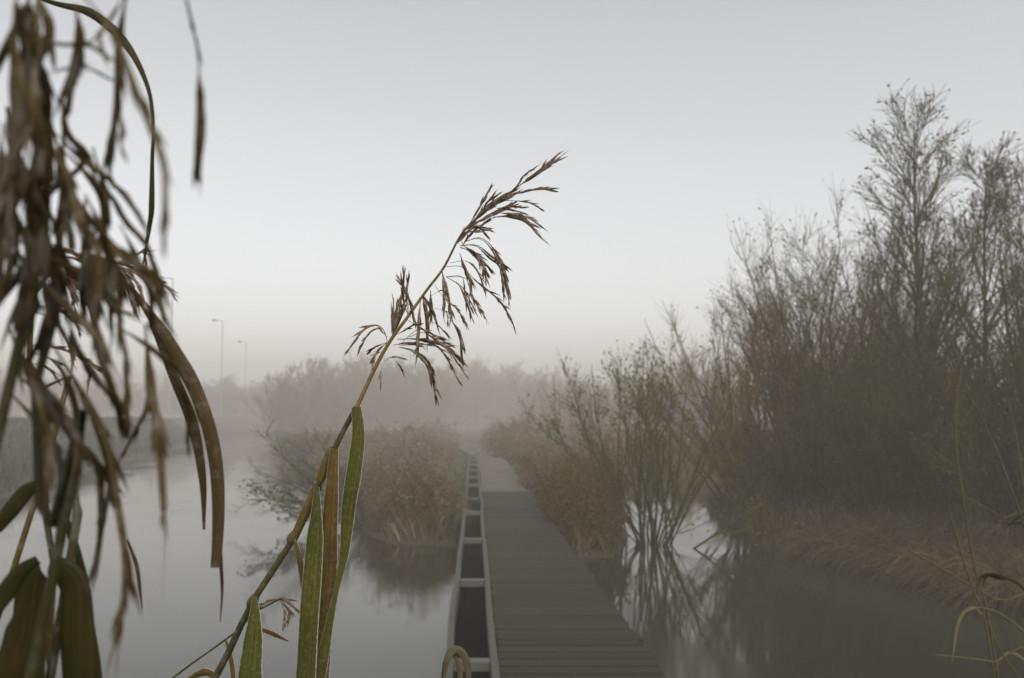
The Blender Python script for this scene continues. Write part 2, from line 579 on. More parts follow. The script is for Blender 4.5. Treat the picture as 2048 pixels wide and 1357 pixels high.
xs = axis_steps(-150, -26, 14, 140, .33, 4)
ys = axis_steps(-28, 0, 62, 182, .4, 4)
X, Y = np.meshgrid(xs, ys, indexing='ij')
Z = height(X, Y)
g = MB()
idx = np.arange(X.size).reshape(X.shape)
g.add(np.stack([X, Y, Z], -1), np.stack([idx[:-1, :-1], idx[1:, :-1], idx[1:, 1:], idx[:-1, 1:]], -1))
tag(g.build('ground', M['ground']), kind='structure')

g = MB()
g.add([[-150, -28, WATER_Z], [140, -28, WATER_Z], [140, 182, WATER_Z], [-150, 182, WATER_Z]], [[0, 1, 2, 3]])
tag(g.build('water', M['water'], smooth=False), kind='structure')

# footpath that takes over where the planks end, bends away to the left in the fog
g = MB()
cl = [(19.25, .0, 1.02), (24, .02, 1.0), (30, -.02, 1.0), (36, -.10, 1.1), (42, -.5, 1.4), (47, -1.4, 1.9), (51, -3.2, 2.4), (54, -6.0, 2.6), (56, -10, 2.6)]
A = []
cy = np.array([c[0] for c in cl])
tt = np.linspace(cy[0], cy[-1], 70)
off = np.interp(tt, cy, [c[1] for c in cl])
wd = np.interp(tt, cy, [c[2] for c in cl])
ctr = np.stack([.675 + DX * tt + off, tt], -1)
tn = norm(np.gradient(ctr, axis=0))
nrm = np.stack([tn[:, 1], -tn[:, 0]], -1)
L = ctr - nrm * wd[:, None] * .5
R = ctr + nrm * wd[:, None] * .5
R += nrm * (wob(ctr[:, 0], tt * 2.1) * .07)[:, None]
zt = np.maximum(-.01 + 0 * tt, height(ctr[:, 0], ctr[:, 1]) + .03)
for k, (a_, z_) in enumerate(((L, zt), (R, zt))):
    A.append(np.concatenate([a_, z_[:, None]], 1))
B = [np.concatenate([L, zt[:, None] - .45], 1), np.concatenate([R, zt[:, None] - .45], 1)]
V = np.concatenate([A[0], A[1], B[1], B[0]])
n_ = len(tt)
i_ = np.arange(n_ - 1)
qs = []
for a_, b_ in ((0, 1), (1, 2), (3, 0)):
    qs.append(np.stack([i_ + a_ * n_, i_ + b_ * n_, i_ + 1 + b_ * n_, i_ + 1 + a_ * n_], -1))
g.add(V, np.concatenate(qs))
tag(g.build('path', M['path'], smooth=False), kind='structure')

g = MB()
cr = np.array(DYKE[1:8], float)
u_ = np.linspace(0, len(cr) - 1, 60)
cx_ = np.interp(u_, np.arange(len(cr)), cr[:, 0])
cy_ = np.interp(u_, np.arange(len(cr)), cr[:, 1])
ct = np.stack([cx_, cy_], -1)
tn = norm(np.gradient(ct, axis=0))
nl = np.stack([-tn[:, 1], tn[:, 0]], -1)
V = []
for o_, dz_ in ((3.45, 1.16), (3.55, 1.30), (5.4, 1.30), (5.5, 1.16)):
    e_ = ct + nl * o_
    V.append(np.concatenate([e_, np.full((60, 1), dz_)], 1))
i_ = np.arange(59)
g.add(np.concatenate(V), np.concatenate([np.stack([i_ + (k + 1) * 60, i_ + k * 60, i_ + 1 + k * 60, i_ + 1 + (k + 1) * 60], -1) for k in range(3)]))
tag(g.build('path', M['path'], smooth=False), kind='structure')

# ------------------------------------------------------------------ boardwalk
bw = empty('boardwalk', (0, 0, 0), 'grey timber boardwalk with an open ladder-like trough along its left side', 'boardwalk')


def skew(v):
    v = v.copy()
    v[:, 0] += DX * v[:, 1]
    return v


def sag(y):
    return .018 * math.sin(y * .9 + 1) + .012 * math.sin(y * 2.1)


g = MB()
y = -1.5
k = 0
while y < 19.2:
    wpl = .148
    dz = rng.normal(0, .0012) + sag(y) * .5
    e = rng.normal(0, .010)
    x0, x1 = .168 + rng.normal(0, .004), 1.19 + e
    g.box((x0, y, dz - .034), (x1, y + wpl, dz), 0, rng.random(), skew)
    # two shallow ridges per plank, as on anti-slip decking
    y += wpl + .011
g.build('decking', M['plank'], bw, smooth=False)

BAR_Y = [3.1, 6.05, 8.95, 12.0, 15.0, 17.95, 20.9, 23.9, 26.9, 29.9, 32.9, 35.9, 38.9, 41.9, 44.9, 47.9]
for side, xo in ((-.147, 'l'), (.139, 'r')):
    g = MB()
    ys_ = np.concatenate([[-1.5, .2], BAR_Y, [50]])
    prev = None
    for a_, b_ in zip(ys_[:-1], ys_[1:]):
        dx0 = rng.normal(0, .010)
        z0, z1 = sag(a_), sag(b_)

        def bend(v, a_=a_, b_=b_, z0=z0, z1=z1, dx0=dx0):
            v = v.copy()
            t = (v[:, 1] - a_) / (b_ - a_)
            v[:, 0] += DX * v[:, 1] + dx0 * np.sin(t * 3.1)
            v[:, 2] += z0 * (1 - t) + z1 * t
            return v
        n = 5
        for j in range(n):
            ya, yb = a_ + (b_ - a_) * j / n, a_ + (b_ - a_) * (j + 1) / n
            g.box((side - .024, ya + (.004 if j == 0 else 0), -.15), (side + .024, yb, .022), 0, .5 + rng.normal(0, .05), bend)
    g.build('rail', M['rail'], bw, smooth=False)
for yb in BAR_Y:
    g = MB()
    z = sag(yb) + .012 + rng.normal(0, .004)
    g.box((-.121, yb - .05, z - .06), (.113, yb + .05, z), 0, rng.random(), skew)
    g.build('crossbar', M['crossbar'], bw, smooth=False)
# timbers below, shade in their colour: fascia boards added to darken the trough, one at the right edge, joists and posts
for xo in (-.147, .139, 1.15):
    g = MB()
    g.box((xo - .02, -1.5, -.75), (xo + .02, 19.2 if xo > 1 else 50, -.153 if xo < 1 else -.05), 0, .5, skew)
    g.build('bearer', M['shade_timber'], bw, smooth=False)
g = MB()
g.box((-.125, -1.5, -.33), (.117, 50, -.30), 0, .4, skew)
g.build('trough_shade_sheet', M['shade_timber'], bw, smooth=False)  # added dark sheet that stands in for the shade inside the trough
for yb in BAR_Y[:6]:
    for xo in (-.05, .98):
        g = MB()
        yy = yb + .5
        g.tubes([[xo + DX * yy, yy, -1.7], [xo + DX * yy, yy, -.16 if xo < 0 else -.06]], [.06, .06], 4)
        g.build('post', M['shade_timber'], bw, smooth=False)

# ------------------------------------------------------------------ growing plants
UP = np.array([0, 0, 1.0])


def grow(start, dirn, length, n, up=0.0, wobble=.1, gravity_late=0.0):
    p = np.asarray(start, float)
    d = norm(np.asarray(dirn, float))
    L = np.broadcast_to(length, (len(p),))
    pts = [p]
    for i in range(n - 1):
        p = p + d * (L / (n - 1))[:, None]
        pts.append(p)
        d = norm(d + UP * (up - gravity_late * i / n) + rng.normal(0, wobble, d.shape))
    return np.stack(pts, 1)


def offshoots(Pt, R, m, t0, t1, angle, spread=10, upbias=0.0, power=1.0):
    """m children on each polyline: start points, directions, parent's parameter, parent's radius there"""
    N, n = Pt.shape[:2]
    t = t0 + (t1 - t0) * rng.random((N, m)) ** power
    s = t * (n - 1)
    i = np.clip(s.astype(int), 0, n - 2)
    f = (s - i)[..., None]
    ar = np.arange(N)[:, None]
    pos = Pt[ar, i] * (1 - f) + Pt[ar, i + 1] * f
    tan = norm(Pt[ar, i + 1] - Pt[ar, i])
    rr = R[ar, i] * (1 - f[..., 0]) + R[ar, i + 1] * f[..., 0]
    perp = norm(np.cross(tan, rng.normal(size=tan.shape)))
    perp = norm(perp + UP * upbias)
    a = np.radians(angle + rng.normal(0, spread, (N, m)))[..., None]
    d = norm(tan * np.cos(a) + perp * np.sin(a))
    return pos.reshape(-1, 3), d.reshape(-1, 3), t.ravel(), rr.ravel()


def taper(N, n, r0, r1):
    r0 = np.broadcast_to(r0, (N,))[:, None]
    return r0 * (1 - np.linspace(0, 1, n)[None]) + r1 * np.linspace(0, 1, n)[None]


def make_shrub(h, spread, stems, br, tw, leaf, leaf_size, stem_r=.03, twig_r=.005, lean=(0, 0), leaf_from=.3, b0=.12, up=.10, base_r=.35):
    """many stems from one stool; returns (stems MB, crown MB)"""
    a = rng.random(stems) * 2 * math.pi
    tilt = np.abs(rng.normal(0, .6, stems)) * spread + .06
    d = np.stack([np.cos(a) * tilt + lean[0], np.sin(a) * tilt + lean[1], np.ones(stems)], -1)
    st = np.stack([np.cos(a) * base_r * rng.random(stems), np.sin(a) * base_r * rng.random(stems), np.full(stems, -.12)], -1)
    L = h * (.74 + .32 * rng.random(stems)) * (1.08 - .22 * np.clip(tilt, 0, 1.4))
    S = grow(st, d, L, 9, up, .10)
    k = h / max(S[:, -1, 2].max(), .1)
    S[:, :, 2] *= k
    SR = taper(stems, 9, stem_r * (.6 + .8 * rng.random(stems)), twig_r)
    sm = MB()
    sm.tubes(S, SR, 5, 0)
    cm = MB()
    p, dd, t, rr = offshoots(S, SR, br, b0, .97, 32, 10, .35)
    Lb = h * .36 * (1.12 - t) * (.6 + .7 * rng.random(len(p)))
    Bp = grow(p, dd, Lb, 6, .09, .12)
    BR = taper(len(p), 6, np.minimum(rr * .7, stem_r * .55), twig_r * .8)
    cm.tubes(Bp, BR, 3, 0)
    p2, d2, t2, r2 = offshoots(Bp, BR, tw, .1, 1.0, 34, 12, .3)
    Lt = h * .10 * (.4 + rng.random(len(p2)))
    T = grow(p2, d2, Lt, 4, .06, .14)
    cm.tubes(T, taper(len(p2), 4, twig_r * .9, twig_r * .4), 3, 0)
    if leaf > 0:
        src = np.concatenate([T[:, 1:].reshape(-1, 3), S[:, -2:].reshape(-1, 3), Bp[:, -3:].reshape(-1, 3)])
        ax = np.concatenate([np.repeat(T[:, -1] - T[:, 0], 3, 0), np.repeat(S[:, -1] - S[:, -2], 2, 0), np.repeat(Bp[:, -1] - Bp[:, -2], 3, 0)])
        n = int(len(src) * leaf)
        pick = rng.integers(0, len(src), n)
        zz = src[pick, 2] / h
        keep = rng.random(n) < np.clip((zz - leaf_from) * 2.2 + .12, .05, 1)
        pick = pick[keep]
        m = len(pick)
        cm.leaves(src[pick] + rng.normal(0, .02, (m, 3)), norm(ax[pick]) + rng.normal(0, .55, (m, 3)), leaf_size * (.6 + .8 * rng.random(m)), leaf_size * .42, 1)
    return sm, cm


def shrub(name, loc, label, cat, mats, group=None, rz=0.0, **kw):
    root = empty(name, loc, label, cat, group, rz)
    sm, cm = make_shrub(**kw)
    sm.build('stems', mats[0], root)
    cm.build('crown', mats[1:], root)
    return root


def at_ground(px, depth, dz=0.0):
    x = (px - 1024) / F * depth
    return (x, depth, float(height(np.array([x]), np.array([depth]))[0]) + dz)


def at_water(px, depth):
    return ((px - 1024) / F * depth, depth, WATER_Z - .05)


# ---- willow bush standing in the water beside the boardwalk
shrub('willow_shrub', at_water(1300, 14.3), 'sparse willow bush standing in the water, bare stems fanning out beside the boardwalk',
      'shrub', [M['bark'], M['twig_olive'], M['olive_leaf']], h=3.35, spread=.92, stems=36, br=11, tw=6, leaf=.30, leaf_size=.07,
      stem_r=.017, twig_r=.0034, base_r=.6, up=.05, leaf_from=.3, b0=.14)

# ---- willow thicket on the right bank
WT = 'willow bushes massed on the right bank'
rowW = [
    (1500, 18.0, 4.0, 'low pale willow bush at the foggy left end of the right-bank thicket'),
    (1560, 16.5, 4.4, 'rounded willow bush with feathery top, left of the right-bank thicket'),
    (1635, 15.8, 4.8, 'broad brown willow bush in the middle of the right-bank thicket'),
    (1710, 15.5, 5.2, 'taller willow bush beside the straight tree on the right bank'),
    (1790, 17.0, 5.2, 'willow bush half hidden behind the straight tall tree'),
    (2070, 12.5, 4.6, 'dark leafy willow bush cut by the right edge of the picture'),
]
for i, (px, dp, h, lab) in enumerate(rowW):
    shrub('willow_shrub', at_ground(px, dp), lab, 'shrub', [M['bark'], M['twig_rust'] if i < 3 else M['twig'], M['willow_leaf']], WT,
          h=h, spread=.56, stems=30, br=12, tw=7, leaf=.14, leaf_size=.07, stem_r=.022, twig_r=.0040, base_r=.6, leaf_from=.5, up=.045)
rowB = [
    (1560, 15.8, 1.6, 'low russet bush at the waterline, nearest the bush in the water'),
    (1640, 15.2, 2.1, 'low dense brown bush at the waterline below the broad willow'),
    (1715, 14.6, 2.4, 'dense dark bush between the grass tussocks and the taller willow'),
    (1800, 13.8, 2.5, 'dense dark bush at the foot of the straight tall tree'),
    (1910, 13.0, 2.4, 'dense dark bush at the foot of the leaning smaller tree'),
    (2020, 12.0, 2.3, 'dense dark bush in front of the cut-off willow at the edge'),
]
for i, (px, dp, h, lab) in enumerate(rowB):
    shrub('bank_bush', at_ground(px, dp), lab, 'bush', [M['bark'], M['twig_rust'] if i < 2 else M['twig'], M['rust_leaf'] if i < 2 else M['willow_leaf']],
          'low dense bushes along the right waterline', h=h, spread=.85, stems=40, br=13, tw=6, leaf=.5, leaf_size=.07,
          stem_r=.018, twig_r=.005, base_r=.7, leaf_from=-.2, up=.05)


# ---- the two upright trees
def make_tree(loc, h, label, r0, nb, lean=0.0, leafn=.20, angle=36):
    root = empty('bare_tree', loc, label, 'tree', 'upright trees on the right bank')
    n = 14
    zz = np.linspace(-.2, h, n)
    tr = np.stack([lean * zz / h + .05 * np.sin(zz * 1.1), .05 * np.cos(zz * .8) - .05, zz], -1)[None]
    TR = taper(1, n, r0, .006)
    tm = MB()
    tm.tubes(tr, TR, 8, 0)
    cm = MB()
    p, d, t, rr = offshoots(tr, TR, nb, .10, .96, angle, 8, .2, .95)
    Lb = h * (.07 + .36 * (1.0 - t) ** .75) * (.65 + .5 * rng.random(len(p)))
    B = grow(p, d, Lb, 8, .035, .06)
    BR = taper(len(p), 8, np.minimum(rr * .6, .035), .005)
    cm.tubes(B, BR, 4, 0)
    p2, d2, t2, r2 = offshoots(B, BR, 9, .2, 1, 32, 10, .35)
    L2 = h * .13 * (1.2 - t2) * (.5 + .8 * rng.random(len(p2)))
    B2 = grow(p2, d2, L2, 5, .04, .10)
    R2 = taper(len(p2), 5, np.minimum(r2 * .7, .010), .004)
    cm.tubes(B2, R2, 3, 1)
    p3, d3, t3, r3 = offshoots(B2, R2, 5, .2, 1, 36, 10, .2)
    B3 = grow(p3, d3, .10 + .22 * rng.random(len(p3)), 3, .05, .12)
    cm.tubes(B3, taper(len(p3), 3, .0042, .0025), 3, 1)
    src = np.concatenate([B3[:, -1], B2[:, -1], B3[:, 1]])
    ax = np.concatenate([B3[:, -1] - B3[:, 0], B2[:, -1] - B2[:, 0], B3[:, -1] - B3[:, 0]])
    m = int(len(src) * leafn)
    pick = rng.integers(0, len(src), m)
    cm.leaves(src[pick], norm(ax[pick]) + rng.normal(0, .6, (m, 3)), .05 + .05 * rng.random(m), .032, 2)
    tm.build('trunk', M['bark'], root)
    cm.build('crown', [M['bark'], M['twig'], M['willow_leaf']], root)
    return root


make_tree(at_ground(1843, 14.0), 5.85, 'tallest bare tree with one straight trunk rising above the willow thicket', .075, 44)
make_tree(at_ground(1945, 14.0), 5.2, 'smaller bare tree leaning right beside the tallest straight tree', .06, 36, lean=.35, angle=40)
make_tree(at_ground(2045, 15.5), 5.3, 'bare tree partly cut off by the right edge of the picture', .06, 34, lean=.3, angle=40)

# ---- fog-faded bushes of the thicket behind the path
protos = []
spec = [(605, 79, 5.4), (640, 94, 7.2), (690, 108, 8.7), (735, 101, 7.8), (780, 118, 9.3), (830, 106, 8.1), (880, 122, 9.2), (935, 144, 10.1),
        (985, 149, 10.1), (1040, 139, 9.3), (1085, 125, 8.0), (1125, 110, 5.9), (1010, 50, 1.3), (1065, 40, 1.7), (1130, 94, 5.2), (1190, 84, 4.8), (1250, 89, 5.2), (1330, 79, 5.2), (1395, 72, 5.9)]
flab = ['leftmost fog-faded bush at the water edge behind the spit', 'second fog-faded bush from the water edge behind the spit',
        'tall fog-faded bush straight behind the tips of the bent reed stem', 'fog-faded bush behind the orange part of the reed stem',
        'fog-faded bush behind the lowest drooping reed strands', 'fog-faded bush just right of the lowest drooping reed strands',
        'fog-faded bush left of where the path bends away', 'faint far bush behind the bend of the path',
        'faintest far bush straight beyond the end of the boardwalk', 'faint far bush right of the path end',
        'small faint bush on the skyline left of the willow in the water', 'low faint bush touching the left side of the willow in the water',
        'very low bush right beside the far end of the path', 'low bush on the right edge of the path beyond the planks',
        'grey bush behind the russet clump at the plank end', 'grey bush seen through the left stems of the willow in the water',
        'grey bush seen through the middle stems of the willow in the water', 'grey bush seen through the right stems of the willow in the water',
        'grey bush between the willow in the water and the right-bank thicket']
for i in range(3):
    pr = shrub('bare_bush', (0, 0, 0), flab[0], 'bush', [M['twig_grey'], M['twig_grey'], M['bramble_leaf']], 'fog-faded bushes behind the path',
               h=4.0, spread=.85, stems=46, br=16, tw=7, leaf=.45, leaf_size=.10, stem_r=.022, twig_r=.007, base_r=1.5, leaf_from=-.5, up=.05, b0=.0)
    protos.append(pr)
for i, (px, dp, h) in enumerate(spec):
    loc, s = at_ground(px, dp), h / 4.0
    rz = rng.random() * 6.28
    if i < 3:
        o = protos[i]
        o.location, o.rotation_euler, o.scale = loc, (0, 0, rz), (s * 1.15, s * 1.15, s)
        o['label'] = flab[i]
    else:
        copy_tree(protos[i % 3], loc, rz, (s * 1.15, s * 1.15, s), flab[i])


for px, dp, h, lab in [(-60, 118, 6.5, 'faint bush beyond the dyke, leftmost behind the near reeds'), (60, 128, 7.5, 'faint tall bush beyond the dyke behind the tangled near panicle'),
                       (190, 122, 5.5, 'faint low bush beyond the dyke left of the nearest lamp'), (290, 132, 7.0, 'faint bush beyond the dyke between the near reeds and the nearest lamp'),
                       (395, 138, 6.0, 'barely visible bush beyond the dyke between the nearest and middle lamps'), (475, 145, 6.6, 'barely visible bush beyond the dyke behind the two far lamps'),
                       (550, 140, 5.8, 'barely visible bush beyond the dyke right of the farthest lamp')]:
    s_ = h / 4.0
    copy_tree(protos[int(rng.integers(0, 3))], at_ground(px, dp), rng.random() * 6.28, (s_ * 1.5, s_ * 1.5, s_), lab)['group'] = 'far bushes beyond the dyke'


# ---- bramble mounds on the spit
def make_bramble(w_, d_, h, canes, leafn, leaf_size, xmax=9.0):
    a = rng.random(canes) * 2 * math.pi
    r = np.sqrt(rng.random(canes)) * .75
    st = np.stack([np.cos(a) * r * w_, np.sin(a) * r * d_, np.full(canes, -.1)], -1)
    a2 = rng.random(canes) * 2 * math.pi
    out = np.stack([np.cos(a2) * .8, np.sin(a2) * .8, np.full(canes, 1.25)], -1)
    out[:, 0] = np.minimum(out[:, 0], xmax)
    lump = 1 + .42 * np.sin(st[:, 0] * 4.1 + rng.random() * 6) * np.cos(st[:, 1] * 3.3 + rng.random() * 6)
    L = h * lump * (.75 + .6 * rng.random(canes)) * np.sqrt(np.clip(1.1 - r ** 2, .25, 1))
    Cn = grow(st, out, L, 8, -.12, .12, .35)
    CR = taper(canes, 8, .007, .003)
    cm = MB()
    cm.tubes(Cn, CR, 3, 0)
    p, d, t, rr = offshoots(Cn, CR, 7, .15, 1, 50, 15, .2)
    T = grow(p, d, .12 + .25 * rng.random(len(p)), 4, 0, .25)
    lm = MB()
    cm.tubes(T, taper(len(p), 4, .004, .002), 3, 0)
    src = np.concatenate([T[:, 1:].reshape(-1, 3), Cn[:, 2:].reshape(-1, 3)])
    m = int(len(src) * leafn)
    pick = rng.integers(0, len(src), m)
    lm.leaves(src[pick] + rng.normal(0, .03, (m, 3)), rng.normal(0, 1, (m, 3)) + np.array([0, 0, .2]), leaf_size * (.5 + rng.random(m)), leaf_size * .6, 0)
    return cm, lm


bspec = [  # px, depth, half width, half depth, height, label
    (850, 15.9, .62, .8, .84, 'rounded olive-brown bramble and grass mound at the tip of the spit, nearest the water'),
    (880, 15.6, .28, .6, .75, 'small bramble mound pressed against the left rail of the boardwalk'),
    (800, 17.4, .42, .9, .62, 'bramble mound on the left shore of the spit behind the rounded one'),
    (845, 19.2, .62, 1.2, .82, 'grey frosted bramble mound in the middle of the spit'),
    (790, 21.5, 1.0, 1.4, .55, 'bramble mound at the back left of the spit'),
    (825, 24.5, .8, 1.6, 1.05, 'bramble mound in front of the fogged bushes, left of the trough'),
    (740, 26.0, 1.3, 1.8, .7, 'pale bramble mound on the far left shore of the spit'),
    (855, 31.0, .75, 2.0, .9, 'low bramble mound left of the trough, beyond the middle of the spit'),
    (640, 40.0, 1.8, 2.5, .8, 'wide pale bramble mound at the water edge in front of the leftmost fogged bushes'),
    (720, 38.0, 1.8, 2.5, .75, 'wide pale bramble mound behind the bent reed stem'),
    (800, 43.0, 2.0, 2.5, 1.0, 'wide pale bramble mound under the lowest drooping reed strands'),
    (875, 47.0, 1.8, 2.5, 1.1, 'wide pale bramble mound in the bend of the path'),
    (1040, 36.0, 1.0, 2.5, 1.1, 'pale bramble mound on the right verge of the path'),
    (1110, 40.0, 1.8, 2.5, 1.4, 'wide pale bramble mound seen left of the willow in the water'),
    (1060, 58.0, 3.0, 3.0, 1.6, 'faint wide bramble mound beyond the path bend on the right'),
    (1190, 44.0, 2.2, 2.5, 1.0, 'faint bramble mound behind the willow in the water'),
]
for i, (px, dp, a_, b_, h, lab) in enumerate(bspec):
    xc = (px - 1024) / F * dp
    xc = xc if px > 1000 else min(xc, -.25 + DX * dp - .75 * a_ - (.16 if dp < 17 else .42) * h)
    px = 1024 + xc * F / dp
    root = empty('bramble_bush', at_ground(px, dp), lab, 'bush', 'bramble mounds on the spit')
    far = dp > 34
    cm, lm = make_bramble(a_, b_, h, int(170 + (45 if far else 60) * a_ * b_), 2.6, .08 if far else .038, 9.0 if px > 1000 else -.10)
    cm.build('canes', M['twig_rust'] if i < 3 else M['twig_grey'], root)
    if i < 3:
        nb_ = 1500
        th_, rr_ = rng.random(nb_) * 6.28, np.sqrt(rng.random(nb_))
        bp_ = np.stack([np.cos(th_) * rr_ * a_ * .95, np.sin(th_) * rr_ * b_ * .95, h * .55 * (1 - rr_ ** 2) - .05], -1)
        bd_ = np.stack([np.cos(th_) * rr_ * .7 + rng.normal(0, .25, nb_) - .1, np.sin(th_) * rr_ * .7 + rng.normal(0, .25, nb_), np.full(nb_, .8)], -1)
        lm.blades(bp_, bd_, h * (.35 + .35 * rng.random(nb_)), .012, .8, 6)
    lm.build('foliage', M[('bracken', 'bracken', 'bramble_leaf', 'heath', 'bracken', 'heath', 'heath', 'bramble_leaf')[i % 8]], root)


# ---- broken pale patches at the water edge of the spit
for px, py, r0, lab in [(752, 1030, .16, 'pale broken film on the water at the left foot of the spit'), (772, 1062, .20, 'pale strip at the water edge under the rounded grassy mound')]:
    c = ground_pt(px, py, WATER_Z)
    k = 22
    a = np.arange(k) * 2 * math.pi / k
    rr_ = r0 * (1 + .35 * np.sin(a * 3 + px) + .2 * np.sin(a * 7) + rng.normal(0, .08, k))
    ring = lambda f, z: np.stack([np.cos(a) * rr_ * f * .9, np.sin(a) * rr_ * f * 1.6, np.full(k, z)], -1)
    V = np.concatenate([ring(1, -.01), ring(.97, .006), ring(.5, .008 + 0 * px), ring(.05, .007)])
    i_ = np.arange(k)
    j_ = (i_ + 1) % k
    g = MB()
    g.add(V, np.concatenate([np.stack([i_ + b_ * k, j_ + b_ * k, j_ + (b_ + 1) * k, i_ + (b_ + 1) * k], -1) for b_ in range(3)]))
    tag(g.build('pale_sheet', M['film'], origin=None, smooth=False), lab, 'film', 'pale patches at the foot of the spit').location = c


# ---- russet weeds on the right of the boardwalk
def make_weeds(n, w_, d_, h, leafn=1.3):
    st = np.stack([rng.uniform(-w_, w_, n), rng.uniform(-d_, d_, n), np.full(n, -.1)], -1)
    d = np.stack([rng.normal(0, .22, n), rng.normal(0, .22, n), np.ones(n)], -1)
    rr_ = np.clip(1 - (st[:, 0] / w_) ** 2 * .5 - (st[:, 1] / d_) ** 2 * .3, .3, 1)
    S = grow(st, d, h * (.55 + .5 * rng.random(n)) * rr_, 7, .02, .10)
    SR = taper(n, 7, .006, .0025)
    cm = MB()
    cm.tubes(S, SR, 3, 0)
    p, dd, t, r = offshoots(S, SR, 6, .2, 1, 38, 10, .3)
    T = grow(p, dd, .10 + .18 * rng.random(len(p)), 3, .08, .15)
    cm.tubes(T, taper(len(p), 3, .0035, .002), 3, 0)
    src = np.concatenate([T[:, 1:].reshape(-1, 3), S[:, 1:].reshape(-1, 3)])
    m = int(len(src) * leafn)
    pick = rng.integers(0, len(src), m)
    lm = MB()
    lm.leaves(src[pick] + rng.normal(0, .02, (m, 3)), rng.normal(0, .7, (m, 3)) + np.array([0, 0, .3]), .03 + .05 * rng.random(m), .026, 0)
    return cm, lm


wspec = [
    (1150, 14.3, .36, .9, 1.25, 'russet leafy weed clump at the water edge against the right side of the planks'),
    (1195, 14.0, .25, .6, 1.0, 'outer russet weed clump overhanging the water beside the willow'),
    (1125, 17.0, .40, 1.2, 1.1, 'olive and russet weed clump beside the last planks'),
    (1170, 19.5, .7, 1.2, 1.2, 'russet weed clump behind the one at the water edge'),
    (1085, 21.5, .45, 1.2, .75, 'low olive weed clump where the planks end'),
    (1090, 26.0, .7, 2.0, .95, 'faded weed clump on the right of the path'),
]
for i, (px, dp, a_, b_, h, lab) in enumerate(wspec):
    root = empty('weed_clump', at_ground(px, dp), lab, 'weeds', 'russet weeds right of the boardwalk')
    cm, lm = make_weeds(int(150 + 200 * a_ * b_), a_, b_, h)
    cm.build('stalks', M['twig_rust'], root)
    lm.build('foliage', M['rust_leaf'] if i < 4 else M['bramble_leaf'], root)

# ---- a bush toppled into the water left of the spit
base = np.array(at_water(735, 16.6))
root = empty('fallen_bush', base, 'bare bush toppled into the water left of the spit, branches reaching left', 'bush')
n = 16
tgt = [P(515, 868, 16.9), P(545, 905, 16.4), P(470, 985, 16.2), P(490, 1000, 16.6), P(530, 1010, 16), P(570, 960, 17), P(600, 900, 17.4), P(640, 880, 17.6),
       P(560, 1025, 15.9), P(600, 1000, 16.2), P(640, 950, 16.6), P(680, 930, 17), P(500, 940, 16.5), P(620, 1035, 16), P(690, 980, 16.4), P(585, 935, 16.8)]
S = []
for t_ in tgt:
    v = np.array(t_) - base
    u = np.linspace(0, 1, 9)[:, None]
    c = v * u
    c[:, 2] += (np.sin(u[:, 0] * math.pi) * rng.normal(.10, .10))
    c[:, 0:2] += np.sin(u * 4 + rng.random() * 6) * .05
    c[0] += rng.normal(0, .05, 3)
    S.append(c)
S = np.stack(S)
SR = taper(n, 9, .020, .004)
sm = MB()
sm.tubes(S, SR, 5, 0)
cm = MB()
p, d, t, r = offshoots(S, SR, 12, .3, 1, 32, 10, .1)
B = grow(p, d, .25 + .35 * rng.random(len(p)), 5, .02, .12)
BR = taper(len(p), 5, .006, .003)
cm.tubes(B, BR, 3, 0)
p2, d2, t2, r2 = offshoots(B, BR, 5, .2, 1, 35, 10, .1)
T = grow(p2, d2, .12 + .12 * rng.random(len(p2)), 3, 0, .15)
cm.tubes(T, taper(len(p2), 3, .004, .0025), 3, 0)
src = np.concatenate([T[:, -1], B[:, -1]])
keep = (src[:, 0] < -1.2) & (src[:, 2] < 1.0)
src = src[keep]
cen = np.array([np.array(P(q_, w_, 16.3)) - base for q_, w_ in ((490, 942), (520, 985), (475, 1000), (560, 1010))])
dist = np.min(np.linalg.norm(src[:, None] - cen[None], axis=-1), axis=1)
src = src[dist < .33]
pick = rng.integers(0, len(src), int(len(src) * 1.4)) if len(src) else np.array([], int)
cm.leaves(src[pick] + rng.normal(0, .05, (len(pick), 3)), rng.normal(0, 1, (len(pick), 3)), .05 + .05 * rng.random(len(pick)), .045, 1)
sm.build('stems', M['bark'], root)
cm.build('crown', [M['twig'], M['green_leaf']], root)


# ---- grass tussocks hanging over the right waterline
def make_tussock(n, r, L):
    a = rng.random(n) * 2 * math.pi
    q = np.sqrt(rng.random(n)) * r
    b_ = np.stack([np.cos(a) * q, np.sin(a) * q, np.full(n, -.05)], -1)
    d = np.stack([np.cos(a) * .9 + rng.normal(0, .3, n) - .25, np.sin(a) * .9 + rng.normal(0, .3, n) - .2, .9 + .5 * rng.random(n)], -1)
    m = MB()
    m.blades(b_, d, L * (.5 + .7 * rng.random(n)), .010 + .010 * rng.random(n), .75, 6)
    return m


